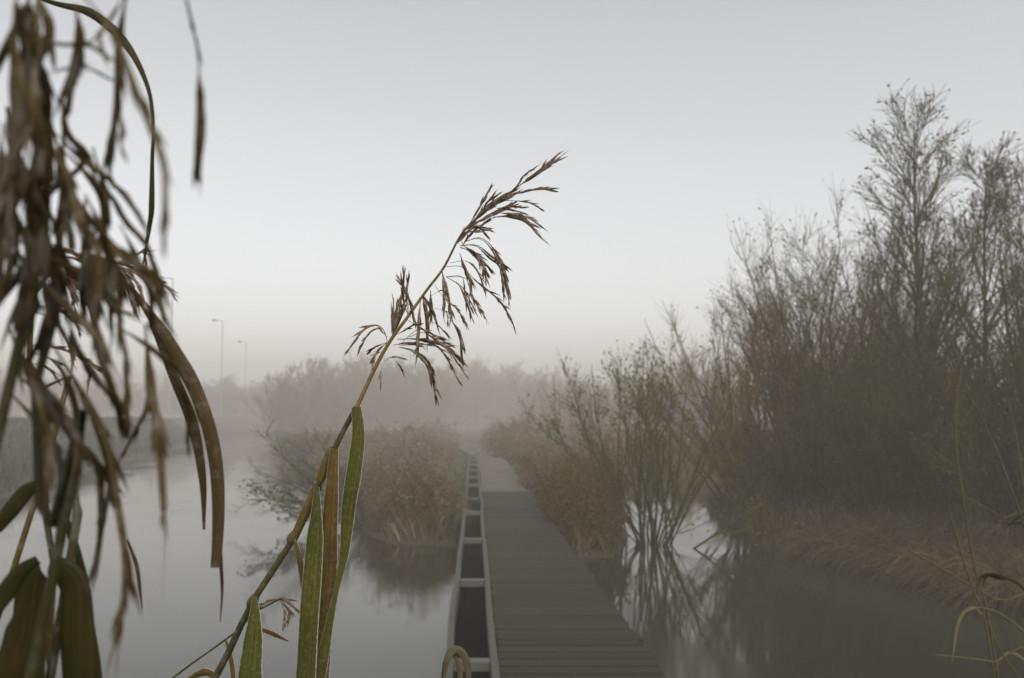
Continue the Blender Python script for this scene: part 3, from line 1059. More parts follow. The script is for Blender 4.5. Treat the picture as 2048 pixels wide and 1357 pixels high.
tspec = [(1660, 13.5, .5, 1.25), (1740, 12.9, .55, 1.35), (1830, 12.2, .6, 1.4), (1910, 11.6, .55, 1.4), (1985, 11.1, .6, 1.4), (2055, 10.4, .6, 1.3),
         (1780, 13.3, .5, 1.3), (1880, 12.8, .55, 1.3), (2010, 12.4, .6, 1.3)]
tlab = ['straw grass tussock farthest out over the dark water, left of the others', 'straw grass tussock drooping to the waterline, next to the outermost one',
        'wide straw tussock drooping below the straight tall tree', 'straw tussock drooping behind the thin standing reeds',
        'straw tussock behind the crossed reed stalks', 'straw tussock cut by the right edge of the picture',
        'straw tussock set back between the two leftmost ones', 'straw tussock set back below the leaning tree', 'straw tussock set back near the right edge']
tm = make_tussock(700, .35, 1.0)
for i, (px, dp, s, L) in enumerate(tspec):
    loc = at_ground(px, dp - .35)
    if i == 0:
        o = tm.build('grass_tussock', M['straw'])
        tag(o, tlab[0], 'grass tussock', 'straw grass tussocks along the right bank')
        proto_t = o
    else:
        o = proto_t.copy()
        C.objects.link(o)
        o['label'] = tlab[i]
    o.location = (loc[0], loc[1], max(loc[2], WATER_Z))
    o.rotation_euler = (0, 0, rng.normal(0, .5))
    o.scale = (s * 2, s * 2, s * 2)

# ---- yellow leaves caught in the twigs at the water edge belong to one sprig
root = empty('leafy_sprig', at_water(1525, 13.9), 'small sprig with bright yellow leaves at the waterline below the russet bush', 'shrub')
sm, cm = make_shrub(.9, .9, 14, 5, 4, .0, .05, .008, .003, base_r=.5)
pts = np.stack([rng.normal(0, .55, 60), rng.normal(0, .2, 60), rng.uniform(.1, .8, 60)], -1)
cm.leaves(pts, rng.normal(0, 1, (60, 3)), .065, .042, 1)
sm.build('stems', M['twig'], root)
cm.build('crown', [M['twig'], M['yellow_leaf']], root)

# ---- grass cover of spit, banks and dyke
g = MB()
N = 90000
gx = np.concatenate([rng.uniform(-9, 9, N), rng.uniform(-26, -8, 50000)])
gy = np.concatenate([12 + 34 * rng.random(N) ** 1.4, 12 + 60 * rng.random(50000) ** 1.3])
gz = height(gx, gy)
mid = .53 + DX * gy
ok = (gz > WATER_Z + .03) & ((np.abs(gx - mid) > .80) | (gy > 60))
gx, gy, gz = gx[ok], gy[ok], gz[ok]
onp = np.zeros(len(gx), bool)
pc = np.interp(gy, tt, ctr[:, 0])
mid = .53 + DX * gy
onp = (gy > 19) & (gy < 56) & (np.abs(gx - pc) < np.interp(gy, tt, wd) * .52)
gx, gy, gz = gx[~onp], gy[~onp], gz[~onp]
mid = .53 + DX * gy
n = len(gx)
dike = gx < -8
hh = np.where(dike, .30, .40) * (.5 + rng.random(n))
d = np.stack([rng.normal(0, .35, n), rng.normal(0, .35, n), np.ones(n)], -1)
near_path = (np.abs(gx - mid) < 1.25) & (gy > 17)
hh = np.where(near_path, .16, hh)
hh = np.where(dike & (gz < WATER_Z + .3), hh * 2.4, hh)
a_ = ~(near_path | dike)
g.blades(np.stack([gx, gy, gz - .02], -1)[a_], d[a_], hh[a_], .012 + .0005 * gy[a_], .5, 4, 0)
b_ = near_path & ~dike
g.blades(np.stack([gx, gy, gz - .02], -1)[b_], d[b_], hh[b_], .014 + .0006 * gy[b_], .5, 4, 2)
b_ = ~a_ & ~b_
g.blades(np.stack([gx, gy, gz - .02], -1)[b_], d[b_], hh[b_], .014 + .0006 * gy[b_], .5, 4, 1)
tag(g.build('grass', [M['dry_grass'], M['green_grass'], M['verge_grass']]), 'short dry grass covering the spit, the banks and the dyke', 'grass', kind='stuff')

# ------------------------------------------------------------------ street lamps on the dyke road, hedge beyond
lamps = [(340, 84.0, 13.0, 'nearest and tallest-looking street lamp on the dyke, its arm pointing left'),
         (443, 122.0, 13.0, 'middle street lamp on the dyke, faint in the fog'),
         (491, 158.0, 13.0, 'farthest and faintest street lamp on the dyke')]
lamp0 = None
for px, dp, h, lab in lamps:
    loc = at_ground(px, dp)
    if lamp0 is None:
        lamp0 = empty('street_lamp', loc, lab, 'street lamp', 'street lamps along the dyke')
        g = MB()
        g.tubes([[0, 0, -.1], [0, 0, 1.2], [0, 0, 1.25], [0, 0, h]], [.085, .085, .06, .045], 8)
        g.build('pole', M['galv'], lamp0)
        g = MB()
        g.tubes([[0, 0, h], [-.25, 0, h + .06], [-.9, 0, h + .10]], [.045, .04, .035], 6)
        g.build('arm', M['galv'], lamp0)
        g = MB()
        g.tubes([[-.80, 0, h + .11], [-.95, 0, h + .12], [-1.3, 0, h + .12], [-1.5, 0, h + .10]], [.06, .14, .15, .05], 8, flat=.45)
        hd = g.build('lamp_head', M['galv'], lamp0)
        g = MB()
        g.tubes([[-1.0, 0, h + .05], [-1.35, 0, h + .05]], [.10, .10], 6, flat=.4)
        g.build('lens', M['lamp_glass'], hd)
    else:
        r_ = lamp0.copy()
        C.objects.link(r_)
        r_.location = loc
        r_['label'] = lab
        for ch in lamp0.children:
            c = ch.copy()
            C.objects.link(c)
            c.parent = r_
            for gc in ch.children:
                e = gc.copy()
                C.objects.link(e)
                e.parent = c

# ------------------------------------------------------------------ reeds
def smooth_path(pts, n):
    """Catmull-Rom through 3-D points, resampled evenly"""
    pts = np.asarray(pts, float)
    if len(pts) == 2:
        return pts[0] + (pts[1] - pts[0]) * np.linspace(0, 1, n)[:, None]
    q = np.vstack([2 * pts[0] - pts[1], pts, 2 * pts[-1] - pts[-2]])
    out = []
    for i in range(1, len(q) - 2):
        t = np.linspace(0, 1, 12, endpoint=False)[:, None]
        a, b, c, d = q[i - 1], q[i], q[i + 1], q[i + 2]
        out.append(.5 * ((2 * b) + (c - a) * t + (2 * a - 5 * b + 4 * c - d) * t ** 2 + (3 * b - a - 3 * c + d) * t ** 3))
    out = np.vstack(out + [pts[-1:]])
    s = np.concatenate([[0], np.cumsum(np.linalg.norm(np.diff(out, axis=0), axis=1))])
    u = np.linspace(0, s[-1], n)
    return np.stack([np.interp(u, s, out[:, k]) for k in range(3)], -1)


def px_path(pts, depth, ddepth=0.0, n=24):
    m = len(pts)
    return smooth_path([P(x, y, depth + ddepth * i / max(1, m - 1)) for i, (x, y) in enumerate(pts)], n)


def strand(mb, path, width, thread=.30, dens=1.0, mat=0, ragged=1.0):
    """one drooping panicle branch: a hair-thin stalk thickening into overlapping pointed spikelets"""
    L = np.linalg.norm(np.diff(path, axis=0), axis=1).sum()
    n = len(path)
    u = np.linspace(0, 1, n)
    core = width * (.07 + .20 * np.clip((u - thread) / .15, 0, 1) * (1 - u * .6))
    core[-1] = width * .03
    mb.tubes(path[None], core[None], 5, mat)
    m = max(5, int(L / (width * 1.15) * dens))
    t = thread + (1 - thread) * rng.random(m)
    t = np.sort(t)
    s = t * (n - 1)
    i = np.clip(s.astype(int), 0, n - 2)
    f = (s - i)[:, None]
    pos = path[i] * (1 - f) + path[i + 1] * f
    tan = norm(path[i + 1] - path[i])
    perp = norm(np.cross(tan, rng.normal(size=tan.shape)))
    prof = np.sin(np.clip((t - thread) / (1 - thread) * .86 + .12, 0, 1) * math.pi) ** .6
    sl = width * (1.5 + 1.5 * rng.random(m)) * (.5 + .6 * prof)
    ang = np.radians(rng.uniform(6, 22, m) * ragged)[:, None]
    d = norm(tan * np.cos(ang) + perp * np.sin(ang))
    n4 = 5
    uu = np.linspace(0, 1, n4)
    sp = pos[:, None, :] + d[:, None, :] * (sl[:, None] * uu[None])[:, :, None] - perp[:, None, :] * (sl[:, None] * uu[None] ** 2 * .06)[:, :, None]
    r = width * .17 * prof[:, None] * np.array([.25, .9, 1.0, .55, .05])[None] * (.7 + .6 * rng.random((m, 1)))
    mb.tubes(sp, r, 4, mat)


def ribbon(mb, path, widths, twist=0.0, fold=.18, face=None, mat=0, tint=.5, thick=.0004):
    """a leaf blade with midrib fold and a little thickness; its width lies across the view unless twisted"""
    n = len(path)
    T = norm(np.gradient(path, axis=0))
    fc = norm(np.array([0, 1.0, 0.05])) if face is None else norm(np.asarray(face, float))
    S = norm(np.cross(T, fc))
    Nn = np.cross(S, T)
    a = np.linspace(0, twist, n)[:, None] if np.isscalar(twist) else np.asarray(twist)[:, None]
    S2 = S * np.cos(a) + Nn * np.sin(a)
    N2 = np.cross(S2, T)
    wv = np.interp(np.linspace(0, 1, n), np.linspace(0, 1, len(widths)), widths)[:, None]
    cols = np.array([-.5, -.3, 0, .3, .5])
    rip = np.sin(np.linspace(0, 9, n) + rng.random() * 6)[:, None] * .03
    V = []
    for sgn in (1, -1):
        for c in cols:
            off = abs(c) * 2 * fold + rip * c * 2
            V.append(path + S2 * wv * c + N2 * (wv * off + sgn * thick * .5))
    V = np.stack(V, 1)            # n,10,3
    idx = np.arange(n * 10).reshape(n, 10)
    qs = []
    for j in range(4):
        qs.append(np.stack([idx[:-1, j], idx[:-1, j + 1], idx[1:, j + 1], idx[1:, j]], -1))
        qs.append(np.stack([idx[:-1, 5 + j], idx[1:, 5 + j], idx[1:, 6 + j], idx[:-1, 6 + j]], -1))
    qs.append(np.stack([idx[:-1, 0], idx[1:, 0], idx[1:, 5], idx[:-1, 5]], -1))
    qs.append(np.stack([idx[:-1, 4], idx[:-1, 9], idx[1:, 9], idx[1:, 4]], -1))
    uu = np.broadcast_to(np.concatenate([cols + .5, cols + .5])[None], (n, 10))
    vv = np.broadcast_to(np.linspace(0, 1, n)[:, None], (n, 10))
    mb.add(V.reshape(-1, 3), np.concatenate(qs), mat, tint, np.stack([uu, vv], -1).reshape(-1, 2))


RG = 'reeds growing up beside the boardwalk'


def z3(pts):   # pixels of the enlarged panicle view back to the photograph
    return [(650 + x / 2.56, 300 + y / 2.56) for x, y in pts]


# ---- the sharp reed that leans across the middle
D1 = 1.0
reed = empty('reed', (-1.0, 1.02, -.8), 'sharp single reed leaning right across the middle, frosted brown panicle bending to the right', 'reed', RG)
O1 = np.array([-1.0, 1.02, -.8])
mb = MB()
low = [O1, O1 + np.array([.10, 0, .7]), O1 + np.array([.30, 0, 1.4])]
stem_px = [(300, 1560), (430, 1357), (505, 1205), (585, 1080), (640, 965), (665, 905), (712, 815)]
stem = smooth_path(low + [P(x, y, D1) for x, y in stem_px], 80)
mb.tubes(stem, np.interp(np.linspace(0, 1, 80), [0, .6, .85, 1], [.0062, .0052, .0042, .0030]), 8, 0, tint=.35)
for q_ in ((505, 1205), (585, 1077), (661, 910)):            # nodes
    c = P(*q_, D1)
    k = np.argmin(np.linalg.norm(stem - c, axis=1))
    dv = norm(stem[min(k + 1, 79)] - stem[max(k - 1, 0)])
    mb.tubes(np.stack([c - dv * .006, c - dv * .002, c + dv * .003, c + dv * .008]), [.0040, .0062, .0060, .0040], 8, 0, tint=.7)
mb.build('stem', M['reed_stem_green'], reed, origin=O1)
ax_px = z3([(160, 1325), (250, 1130), (330, 985), (420, 860), (520, 720), (610, 600), (700, 430), (800, 330), (930, 240), (1000, 180), (1080, 125)])
mb = MB()
axis = px_path(ax_px, D1, .02, 60)
mb.tubes(axis[:22], np.interp(np.linspace(0, 1, 22), [0, 1], [.0026, .0018]), 8, 0, tint=.62)
mb.tubes(axis[21:], np.interp(np.linspace(0, 1, 39), [0, 1], [.0018, .0005]), 6, 0, tint=.45)
mb.build('rachis', M['reed_stem'], reed, origin=O1)
ST = [  # points (enlarged view), width px, thread share
    ([(1000, 180), (1100, 115), (1212, 32)], 17, .05), ([(985, 190), (1010, 140), (1090, 82)], 9, .2),
    ([(930, 240), (1020, 215), (1110, 200), (1195, 217)], 14, .2), ([(900, 260), (980, 262), (1060, 275), (1120, 316)], 12, .35),
    ([(880, 300), (950, 292), (1030, 298)], 13, .2), ([(860, 345), (950, 345), (1030, 370), (1112, 455)], 20, .2),
    ([(870, 320), (960, 330), (1010, 350), (1070, 400)], 17, .2), ([(800, 330), (830, 270), (908, 215)], 12, .2),
    ([(820, 315), (870, 270), (960, 210), (1010, 150)], 15, .1), ([(760, 365), (830, 300), (920, 250), (1000, 215)], 17, .05),
    ([(780, 370), (850, 330), (930, 290), (985, 265)], 17, .1), ([(740, 380), (810, 325), (880, 265), (940, 225)], 17, .1),
    ([(740, 395), (790, 400), (830, 438)], 15, .15), ([(690, 440), (730, 400), (800, 360), (870, 330)], 14, .1),
    ([(700, 500), (730, 450), (780, 400), (860, 350)], 13, .1), ([(680, 480), (720, 430), (760, 380)], 16, .1),
    ([(720, 470), (790, 450), (850, 490), (900, 580), (930, 700), (945, 790)], 15, .3),
    ([(690, 490), (780, 490), (850, 545), (910, 590), (935, 700), (942, 780)], 17, .25),
    ([(690, 500), (740, 520), (800, 580), (840, 660)], 18, .2), ([(700, 470), (720, 500), (790, 550), (820, 640), (825, 700)], 16, .2),
    ([(690, 530), (715, 600), (745, 680), (750, 740)], 17, .2), ([(640, 580), (720, 570), (780, 620), (825, 740)], 12, .3),
    ([(610, 600), (700, 600), (770, 670), (880, 760), (950, 860), (978, 945)], 12, .3),
    ([(600, 625), (620, 700), (640, 800), (650, 870)], 19, .12), ([(625, 850), (650, 880), (690, 960), (708, 1110)], 13, .2),
    ([(620, 650), (690, 700), (730, 800), (755, 870)], 13, .3), ([(620, 650), (720, 660), (760, 760), (830, 875)], 13, .35),
    ([(560, 690), (610, 760), (680, 820), (735, 915)], 10, .35), ([(540, 720), (545, 800), (540, 860)], 15, .2),
    ([(500, 740), (520, 850), (525, 985)], 24, .08), ([(490, 760), (480, 880), (468, 1090)], 17, .15),
    ([(465, 880), (420, 750), (370, 640)], 13, .35), ([(430, 860), (400, 760), (405, 620)], 17, .3),
    ([(440, 860), (410, 730), (430, 760), (465, 900)], 12, .3),
    ([(345, 950), (360, 850), (380, 760)], 22, .08), ([(350, 950), (385, 840), (410, 770)], 18, .15), ([(340, 940), (350, 850), (350, 755)], 13, .2),
    ([(320, 980), (290, 910), (240, 900), (190, 930), (122, 1022)], 15, .3), ([(320, 960), (290, 930), (270, 905)], 10, .3),
    ([(320, 985), (270, 1030), (245, 1085)], 15, .2), ([(310, 1030), (260, 1050), (238, 1130)], 12, .2),
    ([(370, 970), (450, 970), (530, 985), (620, 1010), (708, 1100)], 15, .25), ([(380, 1000), (470, 1000), (560, 1000), (620, 1060), (695, 1205)], 13, .3),
    ([(380, 1010), (460, 1030), (530, 1090), (555, 1180), (570, 1310)], 17, .2), ([(300, 1085), (350, 1060), (410, 1072)], 9, .3),
    ([(360, 1080), (385, 1110), (405, 1155)], 11, .2), ([(290, 1110), (285, 1150), (285, 1210)], 11, .2),
    ([(400, 980), (480, 920), (560, 950), (640, 1000)], 12, .35), ([(520, 870), (580, 900), (640, 965)], 8, .3),
    ([(430, 960), (500, 935), (560, 970), (640, 1030), (700, 1080)], 13, .3), ([(350, 1000), (420, 990), (500, 1010)], 13, .2),
    ([(420, 870), (470, 900), (540, 940)], 10, .3), ([(540, 750), (600, 720), (640, 760)], 7, .3), ([(550, 810), (620, 830), (630, 900)], 7, .4),
    ([(330, 960), (380, 940), (450, 900), (500, 890)], 9, .3),
]
mb = MB()
for pts, wpx, th in ST:
    dd = rng.normal(0, .022)
    q_ = z3(pts)
    pth = smooth_path([P(x, y, D1 + .01 + dd * i / max(1, len(q_) - 1)) for i, (x, y) in enumerate(q_)], 20)
    strand(mb, pth, wpx * 1.95 / 2.56 / F * D1, th, 1.15)
    if wpx > 12:
        q2 = pth + np.linspace(0, 1, 20)[:, None] * rng.normal(0, .008, 3)
        strand(mb, q2[:int(rng.integers(14, 21))], wpx * 1.5 / 2.56 / F * D1, th, .9)
mb.build('panicle', M['spikelet'], reed, origin=O1)


def leaf(parent, origin, pts, widths_px, depth, dd=0.0, mat='blade_green', twist=0.0, n=40, tint=.5, fold=.16, label=None):
    mb = MB()
    pth = px_path(pts, depth, dd, n)
    ribbon(mb, pth, [w_ * 1.12 / F * depth for w_ in widths_px], twist, fold, tint=tint)
    o = mb.build('leaf', M[mat], parent, origin=origin)
    if label:
        o['label'] = label
    return o


leaf(reed, O1, [(712, 815), (716, 870), (708, 940), (697, 1010), (692, 1070), (686, 1120), (668, 1200), (650, 1290), (636, 1360), (610, 1480)],
     [18, 25, 28, 25, 17, 9, 14, 22, 24, 10], D1 - .01, -.03, 'blade_green', tint=.45, label='green frost-edged blade, the uppermost on the stem')
leaf(reed, O1, [(668, 898), (664, 960), (659, 1050), (655, 1150), (645, 1260), (640, 1357), (630, 1500)], [16, 26, 30, 32, 33, 30, 10], D1 - .012, -.02, 'blade_brown', tint=.5,
     label='browned frost-edged blade')
leaf(reed, O1, [(634, 975), (631, 1040), (626, 1120), (618, 1220), (610, 1357), (600, 1500)], [8, 30, 34, 34, 36, 12], D1 - .02, -.03, 'blade_green', tint=.3,
     label='broad green blade below the browned one')
leaf(reed, O1, [(509, 1200), (508, 1240), (503, 1300), (498, 1357), (490, 1520)], [10, 34, 44, 48, 12], D1 - .02, -.02, 'blade_green', tint=.4, label='lowest broad green blade')
leaf(reed, O1, [(588, 1078), (597, 1110), (606, 1170), (604, 1215)], [5, 11, 10, 3], D1 - .01, 0, 'blade_brown', tint=.8)
# leaf sheaths hugging the stem
mb = MB()
for a_, b_, r_ in (((640, 962), (664, 902), .0078), ((590, 1072), (636, 972), .0072)):
    pth = px_path([a_, b_], D1, 0, 8)
    mb.tubes(pth, np.interp(np.linspace(0, 1, 8), [0, .6, 1], [.0048, r_ * .8, r_ * .72]), 8, 0, tint=.6)
mb.build('leaf_sheath', M['blade_brown'], reed, origin=O1)


# ---- the blurred reeds close to the lens on the left
def near_reed(label, base, stem_pts, strands, depth, leaves=(), mats=('reed_stem_green', 'spikelet_dark'), wscale=1.42, jitter=.02, thread=.1, stem_r=.0035, dens=1.0):
    O = np.array(base, float)
    root = empty('reed', O, label, 'reed', RG)
    mb = MB()
    sp = smooth_path([O, O + np.array([.01, .02, .9])] + [P(x, y, depth) for x, y in stem_pts], 60)
    mb.tubes(sp, np.linspace(stem_r * 1.3, stem_r * .45, 60), 8, 0, tint=.3)
    mb.build('stem', M[mats[0]], root, origin=O)
    if strands:
        mb = MB()
        for s in strands:
            pts, wpx = s[0], s[1]
            dd = rng.normal(0, jitter)
            d0 = depth + rng.normal(0, jitter * .5)
            pth = smooth_path([P(x, y, d0 + dd * i / max(1, len(pts) - 1)) for i, (x, y) in enumerate(pts)], 26)
            strand(mb, pth, wpx * wscale / F * depth, s[2] if len(s) > 2 else thread, dens * 1.7, 0, .75)
        mb.build('panicle', M[mats[1]], root, origin=O)
    for lf in leaves:
        leaf(root, O, *lf[:2], *lf[2:])
    return root


def za(pts):
    return [(x / 2.0, y / 2.0) for x, y in pts]


def zb(pts):
    return [(x / 2.0, 680 + y / 2.0) for x, y in pts]


top = [
    (za([(730, -60), (760, 60), (790, 200), (800, 330)]), 9, .05), (za([(795, 300), (803, 400), (797, 520), (790, 640), (800, 740)]), 27, .02),
    (za([(510, -40), (480, 150), (470, 400), (450, 560), (435, 690)]), 30),
    (za([(330, -20), (430, 100), (480, 200), (540, 350), (600, 500), (650, 640), (662, 760), (655, 980)]), 24),
    (za([(300, 20), (320, 150), (290, 300), (268, 470)]), 34), (za([(60, 150), (80, 400), (70, 560), (40, 720)]), 50),
    (za([(160, 160), (250, 180), (340, 180), (440, 230)]), 13), (za([(150, -40), (150, 80), (160, 220)]), 18), (za([(60, -40), (80, 120), (100, 260)]), 18),
    (za([(110, -40), (130, 160), (100, 330), (110, 520)]), 40), (za([(190, 290), (330, 270), (450, 320)]), 10), (za([(500, -20), (440, 80), (400, 140), (430, 260)]), 14),
    (za([(130, 180), (180, 330), (190, 480), (150, 620)]), 36), (za([(460, 420), (490, 500), (480, 560), (510, 650)]), 11),
]
for k in range(9):
    x0, y0 = rng.uniform(5, 90), rng.uniform(-40, 260)
    ln = rng.uniform(200, 420)
    top.append(([(x0, y0), (x0 + rng.uniform(-5, 25), y0 + ln * .35), (x0 + rng.uniform(-10, 40), y0 + ln * .7), (x0 + rng.uniform(-30, 35), y0 + ln)], rng.uniform(22, 36)))
near_reed('nearest blurred reed whose dark panicle hangs down from the top left corner', (-.50, .24, -.75),
          [(-120, 900), (-110, 300), (-60, -120), (120, -260), (330, -250)], top, .26)
mid_ = [
    (za([(150, 180), (175, 420), (170, 600), (130, 800), (130, 1000), (120, 1340)]), 42), (za([(120, 400), (190, 600), (180, 800), (150, 1000), (130, 1200)]), 34),
    (za([(210, 520), (330, 640), (440, 720), (530, 830), (590, 930)]), 17), (za([(230, 580), (350, 700), (410, 800), (420, 950), (440, 1100), (445, 1340)]), 25),
    (za([(220, 620), (260, 800), (285, 1010)]), 25), (za([(270, 720), (330, 830), (380, 900), (470, 1000), (560, 1080), (620, 1180), (690, 1340)]), 22),
    (za([(400, 700), (500, 880), (580, 970), (610, 1050), (640, 1170), (655, 1300)]), 20), (za([(160, 1120), (260, 1220), (380, 1340), (440, 1440)]), 28),
    (za([(30, 940), (200, 1030), (330, 1100), (450, 1230), (540, 1260)]), 20), (za([(60, 840), (120, 1000), (90, 1180), (70, 1340)]), 34),
    (za([(200, 560), (270, 700), (310, 850), (390, 1010), (400, 1200)]), 26), (za([(340, 780), (400, 900), (470, 1100), (480, 1290), (500, 1420)]), 24),
    (za([(40, 560), (60, 700), (30, 900)]), 30), (za([(480, 900), (540, 1020), (600, 1180), (600, 1330)]), 17),
]
for k in range(16):
    x0, y0 = rng.uniform(10, 190), rng.uniform(120, 520)
    ln = rng.uniform(180, 360)
    mid_.append(([(x0, y0), (x0 + rng.uniform(0, 30), y0 + ln * .35), (x0 + rng.uniform(-10, 50), y0 + ln * .7), (x0 + rng.uniform(-30, 50), y0 + ln)], rng.uniform(18, 32)))
near_reed('blurred reed with a thick tangled panicle at mid height on the left edge', (-.48, .29, -.75),
          [(-60, 1100), (-20, 700), (20, 330), (60, 150), (78, 160)], mid_, .31)
lowp = [
    (zb([(580, -60), (600, 150), (620, 300), (640, 450), (650, 600), (655, 700)]), 28), (zb([(460, -60), (640, 60), (720, 180), (752, 300), (750, 430)]), 20),
    (zb([(600, 60), (590, 250), (540, 370), (480, 480)]), 14), (zb([(360, -60), (440, 180), (480, 300), (500, 370)]), 25),
    (zb([(500, 20), (510, 250), (510, 350)]), 17), (zb([(200, 0), (320, 200), (400, 350), (440, 480), (470, 650), (500, 850), (500, 1000), (480, 1130), (450, 1240)]), 26),
    (zb([(80, 150), (200, 260), (300, 400), (390, 500), (405, 650), (400, 800), (375, 930)]), 28), (zb([(20, 190), (150, 330), (230, 450), (250, 600), (240, 750), (205, 900)]), 25),
    (zb([(230, 80), (300, 260), (310, 420), (300, 520)]), 24), (zb([(60, 20), (140, 200), (200, 400), (190, 600)]), 26), (zb([(30, -60), (90, 80), (150, 160), (270, 330), (350, 470)]), 28),
    (zb([(280, -80), (300, 20), (380, 140), (440, 230)]), 22), (zb([(330, 220), (400, 380), (440, 560), (420, 700)]), 22),
]
near_reed('blurred reed whose drooping strands hang in front of the dyke and its reflection', (-.45, .33, -.75),
          [(60, 1357), (72, 1150), (80, 980), (70, 760), (80, 620), (130, 560)], lowp, .34)
# the reed a little farther back: frosted panicle, sharper, with the long bent blades
fine = []
for k in range(34):
    u_ = rng.random()
    x0 = float(np.interp(u_, [0, .2, .45, .8, 1], [58, 70, 110, 200, 245]))
    y0 = float(np.interp(u_, [0, .2, .45, .8, 1], [760, 560, 500, 520, 548]))
    dx, dy = rng.uniform(40, 120), rng.uniform(20, 130)
    fine.append(([(x0, y0), (x0 + dx * .5, y0 + dy * .15), (x0 + dx * .85, y0 + dy * .55), (x0 + dx, y0 + dy)], rng.uniform(7, 13), .2))
fine += [(za([(160, 960), (260, 1000), (360, 1060), (440, 1110)]), 8, .4), (za([(440, 1100), (520, 1040), (570, 1010), (590, 1060)]), 8, .4),
         (za([(300, 1100), (380, 1130), (420, 1180)]), 8, .3), (zb([(310, 60), (350, 80), (410, 130)]), 9, .2), (zb([(320, 20), (300, 60), (290, 100)]), 8, .2),
         (zb([(370, 80), (350, 200)]), 8, .2)]
near_reed('reed behind the blurred ones with a frosted panicle and two long bent brown blades', (-.75, .62, -.75),
          [(40, 1100), (55, 800), (70, 560), (110, 500), (200, 520), (248, 550)], fine, .62,
          leaves=[([(60, -10), (115, 8), (170, 20), (210, 45), (250, 85), (280, 135), (300, 190), (307, 250), (305, 310), (304, 415), (300, 450), (287, 530)],
                   [5, 10, 17, 18, 12, 8, 6, 6, 8, 11, 8, 3], .62, .02, 'blade_dark', 1.0),
                  ([(250, 560), (300, 630), (345, 700), (385, 770), (415, 850), (431, 930), (436, 1010), (434, 1090), (430, 1136)],
                   [7, 15, 24, 26, 24, 24, 23, 20, 16], .62, -.02, 'blade_russet', .15),
                  ([(436, 1000), (440, 1100), (444, 1180), (440, 1246)], [8, 7, 6, 1], .62, 0, 'blade_russet', .0),
                  (zb([(510, 800), (545, 900), (560, 1000), (570, 1080)]), [3, 7, 6, 1], .62, 0, 'blade_russet', .4),
                  ([(300, 640), (350, 760), (385, 850), (405, 960), (408, 1060)], [8, 18, 20, 14, 4], .63, 0, 'blade_russet', .3)],
          mats=('reed_stem', 'spikelet'), jitter=.02)
# broad leaves in the lower left corner
near_reed('reed with broad folded green leaves in the lower left corner', (-.45, .48, -.75),
          [(100, 1357), (95, 1150), (88, 960), (85, 850)], [], .48,
          leaves=[(zb([(165, 925), (130, 950), (112, 1010), (105, 1120), (110, 1400)]), [44, 52, 56, 58, 50], .47, .0, 'blade_dark'),
                  (zb([(190, 925), (250, 935), (290, 1000), (298, 1120), (305, 1400)]), [46, 54, 58, 62, 56], .47, .0, 'blade_dark'),
                  (zb([(262, 690), (290, 810), (325, 970), (345, 1120), (380, 1280), (400, 1420)]), [5, 18, 24, 22, 16, 12], .52, .0, 'blade_dark'),
                  (zb([(150, 880), (80, 930), (20, 1010), (-30, 1100)]), [16, 30, 34, 20], .45, .0, 'blade_dark'),
                  (zb([(100, 1050), (60, 1200), (30, 1330), (0, 1420)]), [14, 50, 54, 40], .44, .0, 'blade_dark'),
                  (zb([(170, 560), (100, 610), (40, 680), (-20, 760)]), [10, 28, 30, 20], .5, .0, 'blade_dark'),
                  (zb([(200, 1357), (195, 1200), (205, 1000), (235, 800), (250, 700)]), [10, 16, 16, 12, 4], .5, .0, 'blade_brown'),
                  ],
          stem_r=.0045)
# thin broken reed near the bottom
near_reed('thin grey reed stalk low in front of the water with a tiny drooping panicle', (-.60, 1.3, -.8),
          [(190, 2300), (205, 1900), (225, 1600), (265, 1430), (345, 1357), (400, 1316), (470, 1266), (500, 1235), (530, 1207), (560, 1198)],
          [([(530, 1207), (560, 1198), (585, 1212), (597, 1226)], 9, .2), ([(555, 1199), (568, 1215), (570, 1252)], 8, .2),
           ([(560, 1198), (578, 1222), (575, 1245)], 8, .2), ([(540, 1203), (520, 1210)], 4, .3), ([(500, 1235), (530, 1207), (560, 1198), (580, 1208)], 5, .0)], 1.28, mats=('reed_stem_green', 'spikelet'), jitter=.01,
          leaves=[([(520, 1258), (545, 1268), (577, 1283)], [7, 9, 2], 1.28, 0, 'blade_brown'), ([(452, 1282), (462, 1320), (468, 1370)], [4, 9, 8], 1.28, 0, 'blade_brown'),
                  ([(370, 1362), (410, 1345), (440, 1362)], [5, 14, 8], 1.2, 0, 'blade_brown')], stem_r=.0028)
# curled dead leaf beside the trough
near_reed('pale dead reed leaf curled over at the bottom edge beside the trough', (-.20, 1.7, -.8), [(880, 1420), (886, 1357), (893, 1325)], [], 1.7,
          leaves=[([(886, 1380), (888, 1345), (897, 1312), (912, 1300), (928, 1312), (937, 1340), (940, 1390)], [6, 9, 13, 15, 13, 10, 5], 1.7, .03, 'blade_pale', .6),
                  ([(905, 1305), (918, 1330), (922, 1380)], [6, 10, 8], 1.72, 0, 'blade_pale', .3)], stem_r=.003)

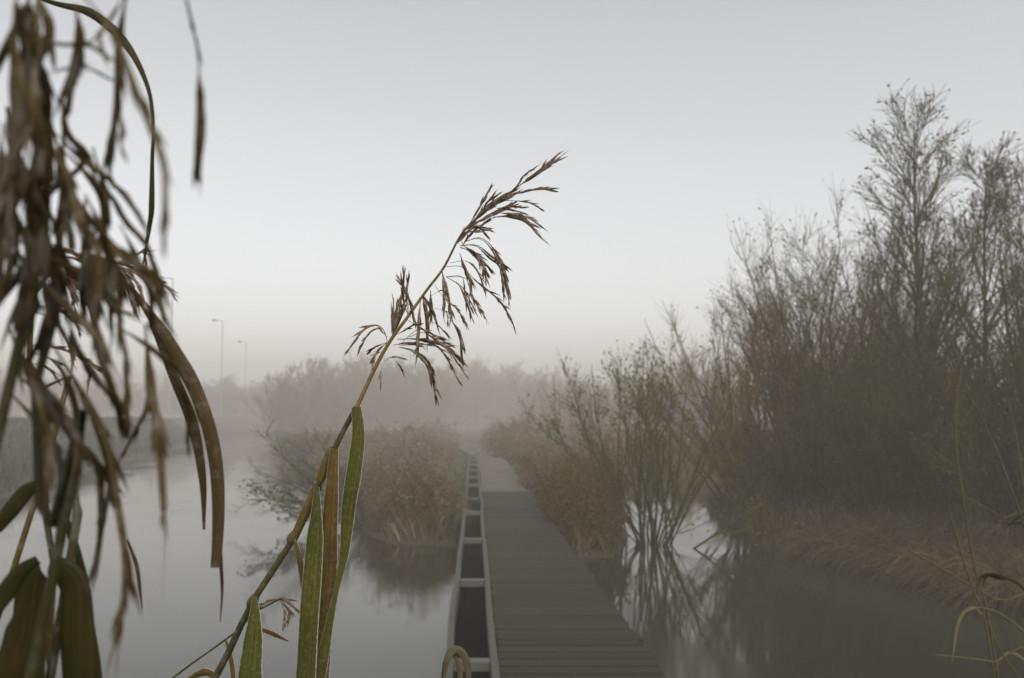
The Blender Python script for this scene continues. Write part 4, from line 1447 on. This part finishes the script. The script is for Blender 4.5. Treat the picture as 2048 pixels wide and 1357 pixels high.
# ---- thin pale reeds standing at the right
rr_spec = [
    ([(1985, 1290), (1970, 1200), (1950, 1140), (1928, 1010), (1911, 880), (1916, 780), (1925, 730)], 3.4, 'tall thin straw reed standing upright near the right edge'),
    ([(1975, 1270), (1950, 1190), (1920, 1100), (1893, 1005)], 3.3, 'short broken straw reed left of the tall upright one'),
    ([(2090, 1180), (2048, 1050), (2000, 920), (1960, 830), (1935, 790)], 3.5, 'straw reed leaning left from the right edge of the picture'),
    ([(2080, 1245), (2000, 1205), (1930, 1165), (1860, 1125), (1815, 1100)], 3.4, 'nearly flat straw reed lying left across the dark water'),
    ([(2090, 1080), (2010, 1040), (1960, 1010), (1920, 990)], 3.6, 'bent straw reed crossing behind the upright ones'),
    ([(2075, 1345), (1990, 1325), (1920, 1315), (1870, 1310)], 3.2, 'low straw reed lying across the bottom right corner'),
    ([(2110, 1330), (2075, 1180), (2050, 1000), (2030, 860), (2015, 800)], 3.7, 'upright straw reed closest to the right edge, behind the leaning one'),
    ([(2120, 1390), (2080, 1300), (2020, 1240), (1965, 1215), (1930, 1225)], 3.0, 'drooping reed with tangled leaves in the lower right corner'),
    ([(2100, 1420), (2050, 1370), (2000, 1300), (1975, 1240)], 3.1, 'short leafy reed rising from the lower right corner'),
]
for pts, dp, lab in rr_spec:
    b0 = P(pts[0][0] + 40, pts[0][1], dp)
    O = np.array([b0[0] + .05, dp, -.9])
    root = empty('reed', O, lab, 'reed', 'thin straw reeds at the right edge')
    mb = MB()
    sp = smooth_path([O, O + np.array([.0, 0, .6])] + [P(x, y, dp) for x, y in pts], 40)
    mb.tubes(sp, np.linspace(.0075, .0028, 40), 6, 0, tint=.5)
    mb.build('stem', M['reed_pale'], root, origin=O)
    for k in range(6):
        j = int(rng.integers(8, 34))
        c = sp[j]
        s = rng.choice([-1, 1])
        q_ = rng.uniform(.4, 1.0)
        pth = smooth_path([c, c + np.array([s * .05, rng.normal(0, .03), .08]) * q_, c + np.array([s * .13, rng.normal(0, .06), rng.uniform(.02, .14)]) * q_, c + np.array([s * rng.uniform(.14, .3), rng.normal(0, .1), rng.uniform(-.16, .16)]) * q_], 16)
        mb = MB()
        ribbon(mb, pth, [.004, .013, .011, .002], rng.normal(0, .8), tint=rng.random())
        mb.build('leaf', M['reed_pale' if k % 2 else 'blade_dark'], root, origin=O)

# ------------------------------------------------------------------ fog
HAZE_DENSITY = 0.0096
g = MB()
g.box((-155, -33, -3.4), (145, 187, 11.5))
m, n, out = mat_new('haze')
pv = n.nodes.new('ShaderNodeVolumePrincipled')
pv.inputs['Color'].default_value = (.945, .905, .845, 1)
pv.inputs['Density'].default_value = HAZE_DENSITY
pv.inputs['Anisotropy'].default_value = .1
n.links.new(pv.outputs[0], out.inputs['Volume'])
tag(g.build('haze', m, smooth=False), 'pale winter fog filling the air over the water', 'fog', kind='stuff')
